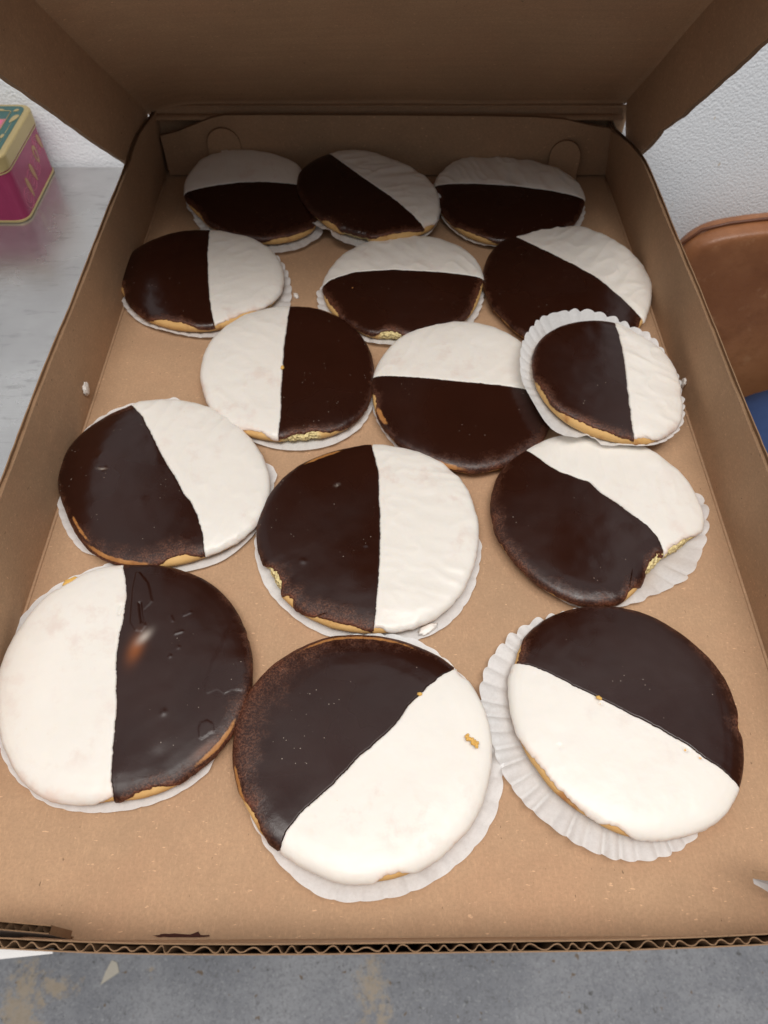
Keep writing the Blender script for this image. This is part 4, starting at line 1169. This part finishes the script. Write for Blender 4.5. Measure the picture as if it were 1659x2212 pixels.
bag = tag(empty('bag', (.54, .60, -.444)), 'blue fabric bag with a grey corded rim on the brown leather seat', 'bag')
def arch(w, h, n=26, p=2.6):
    return [(w * math.copysign(abs(math.cos(R(a))) ** (2 / p), math.cos(R(a))), h * abs(math.sin(R(a))) ** (2 / p)) for a in np.linspace(0, 180, n)]
pr_ = arch(.130, .222)
def bagloft(name, pr, y0, y1, puff, mat, par):
    n = len(pr)
    V, F = [], []
    rows = [(y0 - puff, .55), (y0 - puff * .6, .82), (y0, .96), (y0 + (y1 - y0) * .3, 1), (y0 + (y1 - y0) * .7, 1), (y1, .95)]
    for y, s in rows:
        for x, z in pr:
            q = .012 * nz(x * 14, z * 14, y * 9)
            V.append((x * s + q * .3, y + q, z * (s if s > .9 else s * 1.02)))
    for i in range(len(rows) - 1):
        for j in range(n - 1):
            F.append((i * n + j, i * n + j + 1, (i + 1) * n + j + 1, (i + 1) * n + j))
    F.append(tuple(range(n)))
    F.append(tuple((len(rows) - 1) * n + j for j in range(n))[::-1])
    for i in range(len(rows) - 1):
        F.append((i * n, (i + 1) * n, (i + 1) * n + n - 1, i * n + n - 1))
    o = mesh(name, V, F, mat, par, True)
    bm = bmesh.new()
    bm.from_mesh(o.data)
    bmesh.ops.recalc_face_normals(bm, faces=bm.faces)
    bm.to_mesh(o.data)
    bm.free()
    return o
bagloft('bag_body', pr_, -.07, .05, .035, M_BLUE, bag)
m = MB()
m.tube([(x * 1.03, -.072, z * 1.02 + .003) for x, z in pr_], .0075, 10)
m.build('corded_rim', M_CORD, bag, smooth=True)
m = MB()
m.tube([(x * .93, -.080, z * .93) for x, z in pr_], .0035, 8)
m.build('zip', M_CORD, bag, smooth=True)
pocket = [(x * .78 + .012, z * .74) for x, z in pr_]
bagloft('front_pocket', pocket, -.105, -.085, .012, M_NAVY, bag)
m = MB()
m.tube([(x * .80 + .012, -.106, z * .76) for x, z in pr_], .005, 8)
m.build('pocket_binding', M_BLUE, bag, smooth=True)

# ------------------------------------------------------------------ crumbs and specks
def blob(name, loc, size, mat, seed, rot=(0, 0, 0)):
    bm = bmesh.new()
    bmesh.ops.create_icosphere(bm, subdivisions=3, radius=1)
    for v in bm.verts:
        k = 1 + .45 * nz(v.co.x * 2 + seed, v.co.y * 2, v.co.z * 2) + .2 * nz(v.co.x * 6, v.co.y * 6 + seed, v.co.z * 6)
        v.co = Vector((v.co.x * size[0] * k, v.co.y * size[1] * k, v.co.z * size[2] * k))
    me = bpy.data.meshes.new(name)
    bm.to_mesh(me)
    bm.free()
    me.materials.append(mat)
    me.polygons.foreach_set('use_smooth', [True] * len(me.polygons))
    o = bpy.data.objects.new(name, me)
    COL.objects.link(o)
    o.location = loc
    o.rotation_euler = rot
    return o
tag(blob('crumb', (-.2304, .394, .0162), (.0016, .0050, .0052), M_FLECK, 1), 'white icing flake with a golden patch stuck on the left box wall', 'crumb')
tag(blob('crumb', (.2355, .4055, .0112), (.0012, .0030, .0062), M_FLECK, 5, (R(20), 0, 0)), 'white icing flake stuck on the right box wall', 'crumb')
tag(blob('crumb', (-.0790, .5268, .0008), (.0022, .0040, .0012), M_FLECK, 9, (0, 0, R(25))), 'small white icing fleck on bare box bottom right of second row left cookie', 'crumb')
cr = empty('crumb', (.0485, .1222, .0181))
for k in range(34):
    a = k / 33
    blob('crumb_grain', (-.003 + .006 * a + random.uniform(-.0008, .0008), .003 - .0055 * a + random.uniform(-.0012, .0012), random.uniform(-.0003, .0003)), [random.uniform(.0005, .0010)] * 3, M_CRUMB, k).parent = cr
tag(cr, 'golden cake crumb lying on the white half of the front centre cookie', 'crumb')
tag(blob('crumb', (.0205, .1495, .0165), (.0016, .0010, .0009), M_CRUMB, 3), 'brown crumb on the split near the top of the front centre cookie', 'crumb')
tag(blob('crumb', (.0275, .1965, .0048), (.0060, .0028, .0012), M_FLECK, 12, (0, 0, R(28))), 'white icing flake on the liner rim in front of the middle cookie', 'crumb')
tag(blob('crumb', (-.2020, .2285, .0075), (.0060, .0030, .0016), M_CRUMB, 17, (0, 0, R(22))), 'golden cake crumb on the liner behind the front left cookie', 'crumb')
tag(blob('crumb', (.2125, .2700, .0105), (.0028, .0050, .0024), M_CRUMB, 21, (0, 0, R(-15))), 'golden crumb at the broken right edge of the cookie on the greasy liner', 'crumb')
tag(blob('crumb', (-.161, .7205, .0275), (.006, .002, .0028), M_FLECK, 25), 'white icing flake stuck on the back wall above the left back cookie', 'crumb')
tag(blob('crumb', (-.0802, .4165, .0176), (.0013, .0018, .0009), M_CRUMB, 31), 'tiny golden crumb midway along the split of the third row left cookie', 'crumb')
tag(blob('crumb', (-.0775, .3640, .0122), (.0012, .0010, .0008), M_CRUMB, 33), 'tiny golden crumb low on the split of the third row left cookie', 'crumb')
tag(blob('crumb', (.1225, .1465, .0188), (.0016, .0010, .0008), M_CRUMB, 41, (0, 0, R(-28))), 'brown crumb on the split of the front right cookie', 'crumb')
# flecks scattered along liner fifteen and stains of chocolate on the board
m = MB()
P = []
for k in range(30):
    a = 2 * math.pi * k / 30
    P.append((-.1000 + .0135 * math.cos(a) * (1 + .25 * nz(k * .9, 2)), .0312 + max(-.0006, .0009 * math.sin(a) * (1 + 2.2 * nz(k * .9, 5))), .0002))
m.prism(P, (0, 0, .0006))
rel(m.build('chocolate_smear', M_SMEAR, None), box)
m = MB()
m.prism([(-.4354, .0345, -.8998), (-.4098, .0510, -.8998), (-.4160, .0640, -.8998), (-.4250, .0670, -.8998), (-.4310, .053, -.8998)], (0, 0, .002))
tag(m.build('chip', M_CHIP, None, bevel=.0005), 'pale triangular chip lying on the grey concrete floor', 'chip')
